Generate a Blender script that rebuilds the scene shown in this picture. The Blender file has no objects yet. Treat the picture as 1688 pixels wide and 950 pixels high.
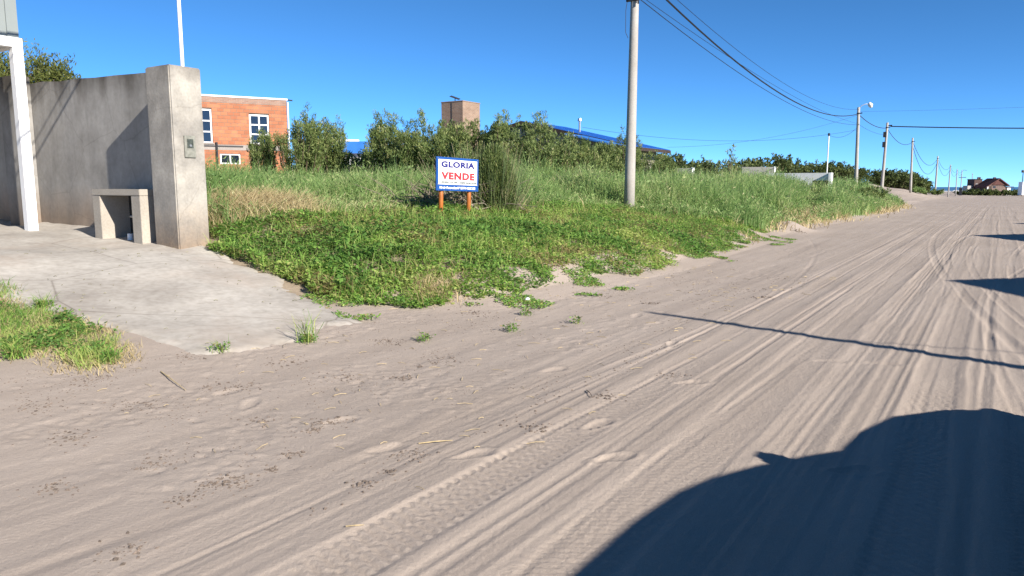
import bpy, bmesh, math, random
import numpy as np
from mathutils import Vector, Matrix

random.seed(7)
rng = np.random.default_rng(11)
scene = bpy.context.scene
COL = scene.collection

# ------------------------------------------------------------------ camera, sky, sun, exposure
F_PX, V0 = 1220.0, 308.0
CAM_H, YAW, PITCH = 1.55, math.radians(33.1), math.atan((475 - V0) / F_PX)
cam = bpy.data.cameras.new('camera')
cam.sensor_width = 36.0
cam.lens = 36.0 * F_PX / 1688.0
cam.clip_start, cam.clip_end = 0.05, 20000
camo = bpy.data.objects.new('camera', cam)
COL.objects.link(camo)
camo.location = (0, 0, CAM_H)
camo.rotation_euler = (math.pi / 2 - PITCH, 0, YAW)
scene.camera = camo

LDIR = Vector((-0.973, 0.225, -0.51)).normalized()      # the way the sunlight travels
SUN_EL = math.asin(-LDIR.z)
SUN_ROT = math.atan2(-LDIR.x, -LDIR.y)
world = bpy.data.worlds.new('World')
scene.world = world
world.use_nodes = True
wn = world.node_tree
sky = wn.nodes.new('ShaderNodeTexSky')
sky.sky_type = 'NISHITA'
sky.sun_disc = False
sky.sun_elevation = SUN_EL
sky.sun_rotation = SUN_ROT
sky.altitude = 0
sky.air_density = 0.34
sky.dust_density = 0.0
sky.ozone_density = 8.0
bg = wn.nodes['Background']
bg.inputs['Strength'].default_value = 0.113
hs = wn.nodes.new('ShaderNodeHueSaturation')
hs.inputs['Hue'].default_value = 0.489
hs.inputs['Saturation'].default_value = 1.04
wn.links.new(sky.outputs[0], hs.inputs['Color'])
wn.links.new(hs.outputs[0], bg.inputs['Color'])

sun = bpy.data.lights.new('sun', 'SUN')
sun.energy = 5.0
sun.angle = math.radians(0.5)
sun.color = (1.0, 0.93, 0.84)
suno = bpy.data.objects.new('sun', sun)
COL.objects.link(suno)
suno.rotation_euler = LDIR.to_track_quat('-Z', 'Y').to_euler()
suno.location = (30, -8, 20)

scene.view_settings.view_transform = 'Standard'
scene.view_settings.look = 'None'
scene.view_settings.gamma = 1.0
scene.view_settings.use_curve_mapping = False
scene.view_settings.exposure = 0.96


# ------------------------------------------------------------------ helpers
def ray(u, v):
    a, b = (u - 844) / F_PX, -(v - 475) / F_PX
    fy = math.cos(PITCH) + b * math.sin(PITCH)
    uz = -math.sin(PITCH) + b * math.cos(PITCH)
    return (a * math.cos(YAW) - fy * math.sin(YAW), a * math.sin(YAW) + fy * math.cos(YAW), uz)


def atd(u, v, d):
    """survey helper: the point seen in direction (u, v) at d metres along the view axis"""
    r = ray(u, v)
    k = d / (-r[0] * math.sin(YAW) + r[1] * math.cos(YAW))
    return Vector((r[0] * k, r[1] * k, CAM_H + r[2] * k))


def tag(o, label=None, cat=None, group=None, kind=None):
    if label: o['label'] = label
    if cat: o['category'] = cat
    if group: o['group'] = group
    if kind: o['kind'] = kind
    return o


def empty(name, loc=(0, 0, 0), rz=0.0):
    o = bpy.data.objects.new(name, None)
    o.empty_display_size = 0.2
    COL.objects.link(o)
    o.location = loc
    o.rotation_euler = (0, 0, rz)
    return o


def add(name, mesh, mat=None, parent=None, loc=None, rot=None):
    o = bpy.data.objects.new(name, mesh)
    COL.objects.link(o)
    if mat and not len(mesh.materials): mesh.materials.append(mat)
    if parent: o.parent = parent
    if loc is not None: o.location = loc
    if rot is not None: o.rotation_euler = rot
    return o


class MB:
    def __init__(s): s.v, s.f = [], []

    def box(s, x0, x1, y0, y1, z0, z1):
        b = len(s.v)
        s.v += [(x, y, z) for z in (z0, z1) for y in (y0, y1) for x in (x0, x1)]
        s.f += [tuple(b + i for i in q) for q in
                ((0, 2, 3, 1), (4, 5, 7, 6), (0, 1, 5, 4), (2, 6, 7, 3), (0, 4, 6, 2), (1, 3, 7, 5))]
        return s

    def poly_prism(s, pts, vec):
        b, n = len(s.v), len(pts)
        s.v += [tuple(p) for p in pts] + [tuple(Vector(p) + Vector(vec)) for p in pts]
        s.f += [tuple(b + i for i in range(n)), tuple(b + n + n - 1 - i for i in range(n))]
        for i in range(n):
            j = (i + 1) % n
            s.f.append((b + i, b + n + i, b + n + j, b + j))
        return s

    def tube(s, pts, rad, n=8, cap=True):
        pts = [Vector(p) for p in pts]
        rads = rad if isinstance(rad, (list, tuple)) else [rad] * len(pts)
        b = len(s.v)
        for i, p in enumerate(pts):
            d = (pts[min(i + 1, len(pts) - 1)] - pts[max(i - 1, 0)]).normalized()
            a = d.cross(Vector((0, 0, 1)) if abs(d.z) < 0.9 else Vector((1, 0, 0))).normalized()
            c = d.cross(a)
            for k in range(n):
                t = 2 * math.pi * k / n
                s.v.append(tuple(p + (a * math.cos(t) + c * math.sin(t)) * rads[i]))
        for i in range(len(pts) - 1):
            for k in range(n):
                q = (k + 1) % n
                s.f.append((b + i * n + k, b + i * n + q, b + (i + 1) * n + q, b + (i + 1) * n + k))
        if cap:
            s.f.append(tuple(b + n - 1 - k for k in range(n)))
            s.f.append(tuple(b + (len(pts) - 1) * n + k for k in range(n)))
        return s

    def mesh(s, name, bevel=0.0, smooth=False, segs=2):
        m = bpy.data.meshes.new(name)
        m.from_pydata(s.v, [], s.f)
        bm = bmesh.new()
        bm.from_mesh(m)
        bmesh.ops.recalc_face_normals(bm, faces=bm.faces)
        if bevel:
            bmesh.ops.bevel(bm, geom=[e for e in bm.edges if e.calc_face_angle(0) > 0.5], offset=bevel, segments=segs,
                            affect='EDGES', clamp_overlap=True)
        bm.to_mesh(m)
        bm.free()
        if smooth:
            m.polygons.foreach_set('use_smooth', [True] * len(m.polygons))
        return m

    def build(s, name, mat, parent=None, loc=None, rot=None, bevel=0.0, smooth=False):
        return add(name, s.mesh(name, bevel, smooth), mat, parent, loc, rot)


def np_mesh(name, verts, quads, tint=None, smooth=False):
    m = bpy.data.meshes.new(name)
    n, q = len(verts), len(quads)
    m.vertices.add(n)
    m.vertices.foreach_set('co', np.ascontiguousarray(verts, dtype=np.float32).ravel())
    m.loops.add(q * 4)
    m.loops.foreach_set('vertex_index', np.ascontiguousarray(quads, dtype=np.int32).ravel())
    m.polygons.add(q)
    m.polygons.foreach_set('loop_start', np.arange(0, q * 4, 4, dtype=np.int32))
    m.polygons.foreach_set('loop_total', np.full(q, 4, dtype=np.int32))
    if smooth: m.polygons.foreach_set('use_smooth', np.ones(q, dtype=bool))
    if tint is not None:
        a = m.attributes.new('tint', 'FLOAT', 'POINT')
        a.data.foreach_set('value', np.ascontiguousarray(tint, dtype=np.float32))
    m.update(calc_edges=True)
    return m


# value noise, vectorised
def _h(ix, iy, s):
    n = (ix.astype(np.int64) * 374761393 + iy.astype(np.int64) * 668265263 + s * 1442695041) & 0x7fffffff
    n = ((n ^ (n >> 13)) * 1274126177) & 0x7fffffff
    n = (n ^ (n >> 16)) & 0xffff
    return n / 65535.0


def vnoise(x, y, s=0):
    ix, iy = np.floor(x), np.floor(y)
    fx, fy = x - ix, y - iy
    fx, fy = fx * fx * fx * (fx * (fx * 6 - 15) + 10), fy * fy * fy * (fy * (fy * 6 - 15) + 10)
    a, b = _h(ix, iy, s), _h(ix + 1, iy, s)
    c, d = _h(ix, iy + 1, s), _h(ix + 1, iy + 1, s)
    return (a + (b - a) * fx) * (1 - fy) + (c + (d - c) * fx) * fy - 0.5


def fbm(x, y, o=4, s=0):
    r, a = 0, 1.0
    for i in range(o):
        r = r + a * vnoise(x * 2 ** i + 17.3 * i, y * 2 ** i - 9.1 * i, s + i)
        a *= 0.5
    return r


def sstep(a, b, x):
    t = np.clip((x - a) / (b - a), 0, 1)
    return t * t * (3 - 2 * t)


# ------------------------------------------------------------------ materials
MATS = {}


def new_mat(name):
    m = bpy.data.materials.new(name)
    m.use_nodes = True
    MATS[name] = m
    nt = m.node_tree
    return m, nt, nt.nodes['Principled BSDF']


def nd(nt, t, **kw):
    n = nt.nodes.new(t)
    for k, v in kw.items():
        if hasattr(n, k):
            setattr(n, k, v)
        else:
            n.inputs[k].default_value = v
    return n


def ramp(nt, stops):
    r = nt.nodes.new('ShaderNodeValToRGB')
    e = r.color_ramp.elements
    while len(e) < len(stops): e.new(0.5)
    for i, (p, c) in enumerate(stops):
        e[i].position = p
        e[i].color = tuple(c) + (1,) if len(c) == 3 else c
    return r


def simple(name, col, rough=0.6, metal=0.0, var=0.15, scale=8.0, bump=0.1, dist=0.004, spec=0.4):
    m, nt, p = new_mat(name)
    tc = nd(nt, 'ShaderNodeTexCoord')
    n = nd(nt, 'ShaderNodeTexNoise')
    n.inputs['Scale'].default_value = scale
    n.inputs['Detail'].default_value = 6
    nt.links.new(tc.outputs['Object'], n.inputs['Vector'])
    lo = [c * (1 - var) for c in col]
    hi = [min(1, c * (1 + var)) for c in col]
    r = ramp(nt, [(0.3, lo), (0.7, hi)])
    nt.links.new(n.outputs['Fac'], r.inputs['Fac'])
    nt.links.new(r.outputs['Color'], p.inputs['Base Color'])
    p.inputs['Roughness'].default_value = rough
    p.inputs['Metallic'].default_value = metal
    p.inputs['Specular IOR Level'].default_value = spec
    if bump:
        b = nd(nt, 'ShaderNodeBump')
        b.inputs['Strength'].default_value = bump
        b.inputs['Distance'].default_value = dist
        nt.links.new(n.outputs['Fac'], b.inputs['Height'])
        nt.links.new(b.outputs['Normal'], p.inputs['Normal'])
    return m


def leaf_mat(name, stops, trans=0.3, rough=0.55):
    m, nt, p = new_mat(name)
    at = nd(nt, 'ShaderNodeAttribute')
    at.attribute_name = 'tint'
    r = ramp(nt, stops)
    nt.links.new(at.outputs['Fac'], r.inputs['Fac'])
    nt.links.new(r.outputs['Color'], p.inputs['Base Color'])
    p.inputs['Roughness'].default_value = rough
    p.inputs['Specular IOR Level'].default_value = 0.25
    tr = nd(nt, 'ShaderNodeBsdfTranslucent')
    nt.links.new(r.outputs['Color'], tr.inputs['Color'])
    mx = nd(nt, 'ShaderNodeMixShader')
    mx.inputs[0].default_value = trans
    nt.links.new(p.outputs[0], mx.inputs[1])
    nt.links.new(tr.outputs[0], mx.inputs[2])
    nt.links.new(mx.outputs[0], nt.nodes['Material Output'].inputs['Surface'])
    return m


def concrete(name, col, dark, stain=0.5, scale=1.2, top=None, warm=None):
    """cement render: cloudy mottling, runs, and mould along the top edge z=top"""
    m, nt, p = new_mat(name)
    L = nt.links.new
    tc = nd(nt, 'ShaderNodeTexCoord')
    n1 = nd(nt, 'ShaderNodeTexNoise'); n1.inputs['Scale'].default_value = scale; n1.inputs['Detail'].default_value = 9
    n1.inputs['Roughness'].default_value = 0.62
    L(tc.outputs['Object'], n1.inputs['Vector'])
    r1 = ramp(nt, [(0.28, dark), (0.72, col)])
    L(n1.outputs['Fac'], r1.inputs['Fac'])
    n2 = nd(nt, 'ShaderNodeTexNoise'); n2.inputs['Scale'].default_value = scale * 14; n2.inputs['Detail'].default_value = 8
    L(tc.outputs['Object'], n2.inputs['Vector'])
    mx = nd(nt, 'ShaderNodeMix', data_type='RGBA', blend_type='MULTIPLY')
    mx.inputs['Factor'].default_value = stain
    r2 = ramp(nt, [(0.25, (0.62, 0.60, 0.57)), (0.62, (1, 1, 1))])
    L(n2.outputs['Fac'], r2.inputs['Fac'])
    L(r1.outputs['Color'], mx.inputs[6]); L(r2.outputs['Color'], mx.inputs[7])
    out = mx.outputs[2]
    if top is not None:      # rain streaks and hairline cracks
        m7 = nd(nt, 'ShaderNodeMapping'); m7.inputs['Scale'].default_value = (7, 7, 0.4); L(tc.outputs['Object'], m7.inputs['Vector'])
        n7 = nd(nt, 'ShaderNodeTexNoise'); n7.inputs['Scale'].default_value = 1.0; n7.inputs['Detail'].default_value = 5; L(m7.outputs[0], n7.inputs['Vector'])
        r7 = ramp(nt, [(0.36, (0.62, 0.61, 0.60)), (0.56, (1, 1, 1))]); L(n7.outputs['Fac'], r7.inputs['Fac'])
        x7 = nd(nt, 'ShaderNodeMix', data_type='RGBA', blend_type='MULTIPLY'); x7.inputs['Factor'].default_value = 0.22
        L(out, x7.inputs[6]); L(r7.outputs['Color'], x7.inputs[7]); out = x7.outputs[2]
        w8 = nd(nt, 'ShaderNodeMix', data_type='RGBA'); w8.inputs['Factor'].default_value = 0.25; L(tc.outputs['Object'], w8.inputs[6]); L(n1.outputs['Color'], w8.inputs[7])
        v8 = nd(nt, 'ShaderNodeTexVoronoi'); v8.feature = 'DISTANCE_TO_EDGE'; v8.inputs['Scale'].default_value = 0.8; L(w8.outputs[2], v8.inputs['Vector'])
        r8 = ramp(nt, [(0.0, (0.5, 0.48, 0.46)), (0.008, (1, 1, 1))]); L(v8.outputs['Distance'], r8.inputs['Fac'])
        x8 = nd(nt, 'ShaderNodeMix', data_type='RGBA', blend_type='MULTIPLY'); x8.inputs['Factor'].default_value = 0.3
        L(out, x8.inputs[6]); L(r8.outputs['Color'], x8.inputs[7]); out = x8.outputs[2]
    if top is not None:
        sx = nd(nt, 'ShaderNodeSeparateXYZ'); L(tc.outputs['Object'], sx.inputs[0])
        mp = nd(nt, 'ShaderNodeMapping'); mp.inputs['Scale'].default_value = (1.6, 1.6, 0.5)
        L(tc.outputs['Object'], mp.inputs['Vector'])
        n3 = nd(nt, 'ShaderNodeTexNoise'); n3.inputs['Scale'].default_value = 1.5; n3.inputs['Detail'].default_value = 7
        L(mp.outputs[0], n3.inputs['Vector'])
        ad = nd(nt, 'ShaderNodeMath', operation='MULTIPLY_ADD'); ad.inputs[1].default_value = 1.5
        L(n3.outputs['Fac'], ad.inputs[0])
        L(sx.outputs['Z'], ad.inputs[2])
        mr = nd(nt, 'ShaderNodeMapRange'); mr.inputs['From Min'].default_value = top + 0.42; mr.inputs['From Max'].default_value = top + 0.95
        L(ad.outputs[0], mr.inputs['Value'])
        m2 = nd(nt, 'ShaderNodeMix', data_type='RGBA', blend_type='MULTIPLY')
        L(mr.outputs[0], m2.inputs['Factor']); L(out, m2.inputs[6]); m2.inputs[7].default_value = (0.36, 0.34, 0.32, 1)
        out = m2.outputs[2]
    if warm is not None:      # splashed earth low on the wall
        sx = nd(nt, 'ShaderNodeSeparateXYZ'); L(tc.outputs['Object'], sx.inputs[0])
        ad = nd(nt, 'ShaderNodeMath', operation='MULTIPLY_ADD'); ad.inputs[1].default_value = -0.9
        L(n1.outputs['Fac'], ad.inputs[0]); L(sx.outputs['Z'], ad.inputs[2])
        mr = nd(nt, 'ShaderNodeMapRange'); mr.inputs['From Min'].default_value = warm - 0.1; mr.inputs['From Max'].default_value = warm - 0.75
        L(ad.outputs[0], mr.inputs['Value'])
        m3 = nd(nt, 'ShaderNodeMix', data_type='RGBA', blend_type='MULTIPLY')
        L(mr.outputs[0], m3.inputs['Factor']); L(out, m3.inputs[6]); m3.inputs[7].default_value = (0.80, 0.66, 0.55, 1)
        out = m3.outputs[2]
    L(out, p.inputs['Base Color'])
    p.inputs['Roughness'].default_value = 0.9
    p.inputs['Specular IOR Level'].default_value = 0.2
    b = nd(nt, 'ShaderNodeBump'); b.inputs['Strength'].default_value = 0.25; b.inputs['Distance'].default_value = 0.010
    L(n2.outputs['Fac'], b.inputs['Height']); L(b.outputs['Normal'], p.inputs['Normal'])
    return m


def brick_mat(name, c1, c2, mortar, w, h, bump=0.6):
    m, nt, p = new_mat(name)
    L = nt.links.new
    tc = nd(nt, 'ShaderNodeTexCoord')
    sx = nd(nt, 'ShaderNodeSeparateXYZ'); L(tc.outputs['Object'], sx.inputs[0])
    ad = nd(nt, 'ShaderNodeMath', operation='ADD'); L(sx.outputs['X'], ad.inputs[0]); L(sx.outputs['Y'], ad.inputs[1])
    cx = nd(nt, 'ShaderNodeCombineXYZ'); L(ad.outputs[0], cx.inputs['X']); L(sx.outputs['Z'], cx.inputs['Y'])
    br = nd(nt, 'ShaderNodeTexBrick')
    br.inputs['Scale'].default_value = 1.0
    br.inputs['Brick Width'].default_value = w
    br.inputs['Row Height'].default_value = h
    br.inputs['Mortar Size'].default_value = 0.012
    br.inputs['Color1'].default_value = tuple(c1) + (1,)
    br.inputs['Color2'].default_value = tuple(c2) + (1,)
    br.inputs['Mortar'].default_value = tuple(mortar) + (1,)
    L(cx.outputs[0], br.inputs['Vector'])
    n = nd(nt, 'ShaderNodeTexNoise'); n.inputs['Scale'].default_value = 1.7; n.inputs['Detail'].default_value = 8
    L(tc.outputs['Object'], n.inputs['Vector'])
    r = ramp(nt, [(0.3, (0.66, 0.62, 0.6)), (0.65, (1, 1, 1))]); L(n.outputs['Fac'], r.inputs['Fac'])
    mx = nd(nt, 'ShaderNodeMix', data_type='RGBA', blend_type='MULTIPLY'); mx.inputs['Factor'].default_value = 0.6
    L(br.outputs['Color'], mx.inputs[6]); L(r.outputs['Color'], mx.inputs[7])
    L(mx.outputs[2], p.inputs['Base Color'])
    p.inputs['Roughness'].default_value = 0.9
    b = nd(nt, 'ShaderNodeBump'); b.inputs['Strength'].default_value = bump; b.inputs['Distance'].default_value = 0.01
    b.invert = True
    L(br.outputs['Fac'], b.inputs['Height']); L(b.outputs['Normal'], p.inputs['Normal'])
    return m


def sand_mat():
    m, nt, p = new_mat('sand')
    L = nt.links.new
    tc = nd(nt, 'ShaderNodeTexCoord')
    n1 = nd(nt, 'ShaderNodeTexNoise'); n1.inputs['Scale'].default_value = 0.35; n1.inputs['Detail'].default_value = 8
    L(tc.outputs['Object'], n1.inputs['Vector'])
    # stretched streaks along the driving direction
    mp = nd(nt, 'ShaderNodeMapping'); mp.inputs['Scale'].default_value = (4.0, 0.12, 1.0)
    L(tc.outputs['Object'], mp.inputs['Vector'])
    n2 = nd(nt, 'ShaderNodeTexNoise'); n2.inputs['Scale'].default_value = 1.0; n2.inputs['Detail'].default_value = 6
    L(mp.outputs[0], n2.inputs['Vector'])
    r1 = ramp(nt, [(0.30, (0.318, 0.266, 0.224)), (0.50, (0.366, 0.309, 0.263)), (0.72, (0.420, 0.358, 0.307))])
    ad = nd(nt, 'ShaderNodeMath', operation='MULTIPLY_ADD'); ad.inputs[1].default_value = 0.5
    h = nd(nt, 'ShaderNodeMath', operation='MULTIPLY'); h.inputs[1].default_value = 0.5
    L(n2.outputs['Fac'], h.inputs[0]); L(n1.outputs['Fac'], ad.inputs[0]); L(h.outputs[0], ad.inputs[2])
    L(ad.outputs[0], r1.inputs['Fac'])
    # grain speckle and shell grit
    n3 = nd(nt, 'ShaderNodeTexNoise'); n3.inputs['Scale'].default_value = 260; n3.inputs['Detail'].default_value = 3
    L(tc.outputs['Object'], n3.inputs['Vector'])
    r3 = ramp(nt, [(0.3, (0.80, 0.79, 0.78)), (0.7, (1.1, 1.1, 1.1))]); L(n3.outputs['Fac'], r3.inputs['Fac'])
    mx = nd(nt, 'ShaderNodeMix', data_type='RGBA', blend_type='MULTIPLY'); mx.inputs['Factor'].default_value = 0.8
    L(r1.outputs['Color'], mx.inputs[6]); L(r3.outputs['Color'], mx.inputs[7])
    n4 = nd(nt, 'ShaderNodeTexVoronoi'); n4.inputs['Scale'].default_value = 16
    L(tc.outputs['Object'], n4.inputs['Vector'])
    r4 = ramp(nt, [(0.0, (1, 1, 1)), (0.035, (1, 1, 1)), (0.05, (0, 0, 0))]); L(n4.outputs['Distance'], r4.inputs['Fac'])
    m4 = nd(nt, 'ShaderNodeMix', data_type='RGBA'); L(mx.outputs[2], m4.inputs[6]); m4.inputs[7].default_value = (0.62, 0.57, 0.48, 1)
    g = nd(nt, 'ShaderNodeMath', operation='MULTIPLY'); g.inputs[1].default_value = 0.45
    L(r4.outputs['Color'], g.inputs[0]); L(g.outputs[0], m4.inputs['Factor'])
    # earth darker and browner where the attribute says soil (under the plants and on the shoulder)
    at = nd(nt, 'ShaderNodeAttribute'); at.attribute_name = 'tint'
    n5 = nd(nt, 'ShaderNodeTexNoise'); n5.inputs['Scale'].default_value = 2.5; n5.inputs['Detail'].default_value = 8
    L(tc.outputs['Object'], n5.inputs['Vector'])
    r5 = ramp(nt, [(0.35, (0.17, 0.125, 0.085)), (0.65, (0.34, 0.27, 0.19))]); L(n5.outputs['Fac'], r5.inputs['Fac'])
    m5 = nd(nt, 'ShaderNodeMix', data_type='RGBA'); L(at.outputs['Fac'], m5.inputs['Factor'])
    L(m4.outputs[2], m5.inputs[6]); L(r5.outputs['Color'], m5.inputs[7])
    L(m5.outputs[2], p.inputs['Base Color'])
    p.inputs['Roughness'].default_value = 0.95
    p.inputs['Specular IOR Level'].default_value = 0.1
    n6 = nd(nt, 'ShaderNodeTexNoise'); n6.inputs['Scale'].default_value = 45; n6.inputs['Detail'].default_value = 6
    n6.inputs['Roughness'].default_value = 0.7
    L(tc.outputs['Object'], n6.inputs['Vector'])
    b = nd(nt, 'ShaderNodeBump'); b.inputs['Strength'].default_value = 0.55; b.inputs['Distance'].default_value = 0.012
    L(n6.outputs['Fac'], b.inputs['Height']); L(b.outputs['Normal'], p.inputs['Normal'])
    return m


sand = sand_mat()
M_wall = concrete('wall_render', (0.41, 0.395, 0.37), (0.195, 0.187, 0.173), 0.32, 0.9, top=3.40, warm=1.25)
M_pillar = concrete('pillar_render', (0.45, 0.42, 0.37), (0.19, 0.18, 0.165), 0.4, 1.9, top=3.5, warm=0.95)
M_niche = concrete('niche_render', (0.42, 0.38, 0.32), (0.32, 0.29, 0.25), 0.4, 2.5)
M_slab = concrete('driveway_cement', (0.54, 0.505, 0.45), (0.32, 0.29, 0.255), 0.6, 0.9)
_nt = M_slab.node_tree; _p = _nt.nodes['Principled BSDF']; _src = _p.inputs['Base Color'].links[0].from_socket
_tc = nd(_nt, 'ShaderNodeTexCoord'); _n = nd(_nt, 'ShaderNodeTexNoise'); _n.inputs['Scale'].default_value = 0.75; _n.inputs['Detail'].default_value = 10; _n.inputs['Roughness'].default_value = 0.65
_nt.links.new(_tc.outputs['Object'], _n.inputs['Vector'])
_r = ramp(_nt, [(0.50, (0, 0, 0)), (0.68, (0.55, 0.55, 0.55))]); _nt.links.new(_n.outputs['Fac'], _r.inputs['Fac'])
_m = nd(_nt, 'ShaderNodeMix', data_type='RGBA'); _nt.links.new(_r.outputs['Color'], _m.inputs['Factor']); _nt.links.new(_src, _m.inputs[6]); _m.inputs[7].default_value = (0.37, 0.305, 0.25, 1)
_v = nd(_nt, 'ShaderNodeTexVoronoi'); _v.feature = 'DISTANCE_TO_EDGE'; _v.inputs['Scale'].default_value = 0.42; _nt.links.new(_tc.outputs['Object'], _v.inputs['Vector'])
_r2 = ramp(_nt, [(0.0, (0.45, 0.42, 0.40)), (0.006, (1, 1, 1))]); _nt.links.new(_v.outputs['Distance'], _r2.inputs['Fac'])
_m2 = nd(_nt, 'ShaderNodeMix', data_type='RGBA', blend_type='MULTIPLY'); _m2.inputs['Factor'].default_value = 0.7; _nt.links.new(_m.outputs[2], _m2.inputs[6]); _nt.links.new(_r2.outputs['Color'], _m2.inputs[7])
_nt.links.new(_m2.outputs[2], _p.inputs['Base Color'])
M_blockwall = concrete('block_wall_render', (0.24, 0.235, 0.225), (0.16, 0.155, 0.15), 0.4, 0.8)
M_pole = concrete('pole_concrete', (0.42, 0.40, 0.37), (0.32, 0.30, 0.27), 0.35, 1.5)
M_white = simple('white_paint', (0.80, 0.80, 0.79), 0.45, var=0.04)
M_offwhite = simple('off_white_render', (0.72, 0.72, 0.72), 0.8, var=0.08, scale=2)
M_grey = simple('grey_cladding', (0.20, 0.225, 0.22), 0.6, var=0.06, scale=3)
M_steel = simple('galvanised_steel', (0.38, 0.39, 0.40), 0.45, metal=0.7, var=0.15)
M_dark = simple('dark_metal', (0.03, 0.03, 0.033), 0.5, var=0.2)
M_black = simple('black_rubber', (0.012, 0.012, 0.014), 0.55, var=0.2)
M_glass = simple('dark_glass', (0.012, 0.017, 0.03), 0.05, var=0.1, bump=0, spec=0.8)
M_brick = brick_mat('hollow_brick', (0.47, 0.185, 0.09), (0.35, 0.13, 0.065), (0.30, 0.19, 0.13), 0.33, 0.19, bump=1.0)
M_brown = brick_mat('face_brick', (0.31, 0.20, 0.14), (0.235, 0.15, 0.105), (0.34, 0.27, 0.21), 0.25, 0.075)
M_darkbrick = brick_mat('dark_brick', (0.10, 0.06, 0.05), (0.07, 0.042, 0.038), (0.12, 0.09, 0.08), 0.3, 0.12)
M_concrete_beam = concrete('ring_beam', (0.36, 0.33, 0.30), (0.27, 0.24, 0.22), 0.4, 1.5)
M_wood = simple('dark_timber', (0.045, 0.03, 0.022), 0.7, var=0.3)
M_blue = simple('blue_roof_sheet', (0.035, 0.17, 0.52), 0.4, var=0.12, scale=1.5)
M_redroof = simple('dark_red_roof', (0.095, 0.035, 0.028), 0.8, var=0.3, scale=3)
M_signwhite = simple('sign_white', (0.76, 0.76, 0.75), 0.45, var=0.07, scale=2.5, bump=0)
M_signblue = simple('sign_blue', (0.012, 0.07, 0.27), 0.4, var=0.1, bump=0)
M_navy = simple('letter_navy', (0.022, 0.022, 0.16), 0.4, var=0.05, bump=0)
M_red = simple('letter_red', (0.58, 0.035, 0.045), 0.4, var=0.05, bump=0)
M_greyink = simple('letter_grey', (0.13, 0.15, 0.15), 0.4, var=0.05, bump=0)
M_orange = simple('varnished_post', (0.40, 0.13, 0.03), 0.45, var=0.2, scale=5)
M_bark = simple('bark', (0.12, 0.088, 0.06), 0.9, var=0.4, scale=14, bump=0.6, dist=0.02)
M_clod = simple('shade_dark_clod', (0.155, 0.122, 0.098), 0.95, var=0.5, scale=30)  # darker than the sand: the shade around the crumbs is in this colour
M_straw = simple('straw', (0.46, 0.36, 0.20), 0.8, var=0.3, scale=20)
M_bottle = simple('white_enamel', (0.75, 0.77, 0.78), 0.4, var=0.03)
M_redpaint = simple('red_paint', (0.40, 0.04, 0.03), 0.5, var=0.1)
M_carpaint = simple('car_paint', (0.045, 0.05, 0.06), 0.25, metal=0.3, var=0.05, bump=0)

M_cover = leaf_mat('groundcover_leaf', [(0.0, (0.36, 0.27, 0.14)), (0.12, (0.32, 0.29, 0.11)), (0.24, (0.10, 0.205, 0.05)),
                                        (0.5, (0.185, 0.35, 0.07)), (0.78, (0.30, 0.47, 0.095)), (1.0, (0.47, 0.52, 0.17))], 0.48)
M_grass = leaf_mat('tall_grass_blade', [(0.0, (0.13, 0.235, 0.07)), (0.45, (0.24, 0.37, 0.12)), (0.8, (0.355, 0.44, 0.17)),
                                        (1.0, (0.50, 0.48, 0.26))], 0.46)
M_dry = leaf_mat('dry_grass_blade', [(0.0, (0.36, 0.29, 0.15)), (0.6, (0.52, 0.42, 0.23)), (1.0, (0.62, 0.53, 0.33))], 0.3)
M_shrub = leaf_mat('shrub_leaf', [(0.0, (0.055, 0.09, 0.028)), (0.5, (0.175, 0.235, 0.075)), (0.85, (0.31, 0.355, 0.125)),
                                  (1.0, (0.40, 0.38, 0.18))], 0.40)
M_tree = leaf_mat('dark_tree_leaf', [(0.0, (0.045, 0.07, 0.024)), (0.6, (0.11, 0.145, 0.045)), (1.0, (0.20, 0.225, 0.075))], 0.35)
M_pine = leaf_mat('pine_needle', [(0.0, (0.06, 0.085, 0.02)), (0.6, (0.12, 0.14, 0.035)), (1.0, (0.20, 0.20, 0.06))], 0.25)
M_reed = leaf_mat('broom_stem', [(0.0, (0.05, 0.075, 0.03)), (0.4, (0.12, 0.165, 0.065)), (0.7, (0.24, 0.20, 0.12)),
                                 (1.0, (0.40, 0.33, 0.23))], 0.1)

m, nt, p = new_mat('sea_water')
tc = nd(nt, 'ShaderNodeTexCoord')
mp = nd(nt, 'ShaderNodeMapping'); mp.inputs['Scale'].default_value = (0.004, 0.03, 1)
n = nd(nt, 'ShaderNodeTexNoise'); n.inputs['Scale'].default_value = 3; n.inputs['Detail'].default_value = 5
nt.links.new(tc.outputs['Object'], mp.inputs['Vector']); nt.links.new(mp.outputs[0], n.inputs['Vector'])
b = nd(nt, 'ShaderNodeBump'); b.inputs['Distance'].default_value = 1.2; b.inputs['Strength'].default_value = 0.6
nt.links.new(n.outputs['Fac'], b.inputs['Height']); nt.links.new(b.outputs['Normal'], p.inputs['Normal'])
p.inputs['Base Color'].default_value = (0.05, 0.13, 0.22, 1); p.inputs['Roughness'].default_value = 0.35
M_sea = m
M_foam = simple('sea_foam', (0.8, 0.8, 0.8), 0.9, var=0.1, scale=0.5)


# ------------------------------------------------------------------ the ground
EDGE = np.array([[-40, -6.2], [1, -6.4], [3.6, -6.6], [6.2, -6.3], [6.8, -6.0], [7.9, -5.35], [11, -5.25], [14, -5.15], [17, -5.4], [21, -5.6],
                 [24, -6.1], [28, -6.15], [33, -6.0], [37, -5.8], [52, -5.5], [64, -5.9], [80, -7], [2000, -9]])


def edge_x(y): return np.interp(y, EDGE[:, 0], EDGE[:, 1])


def road_z(y):
    return np.interp(y, [0, 70, 130, 190, 260, 420, 900, 1500, 9000], [0, 0, -0.25, -1.0, -2.1, -2.3, -3.8, -6, -8])


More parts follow.
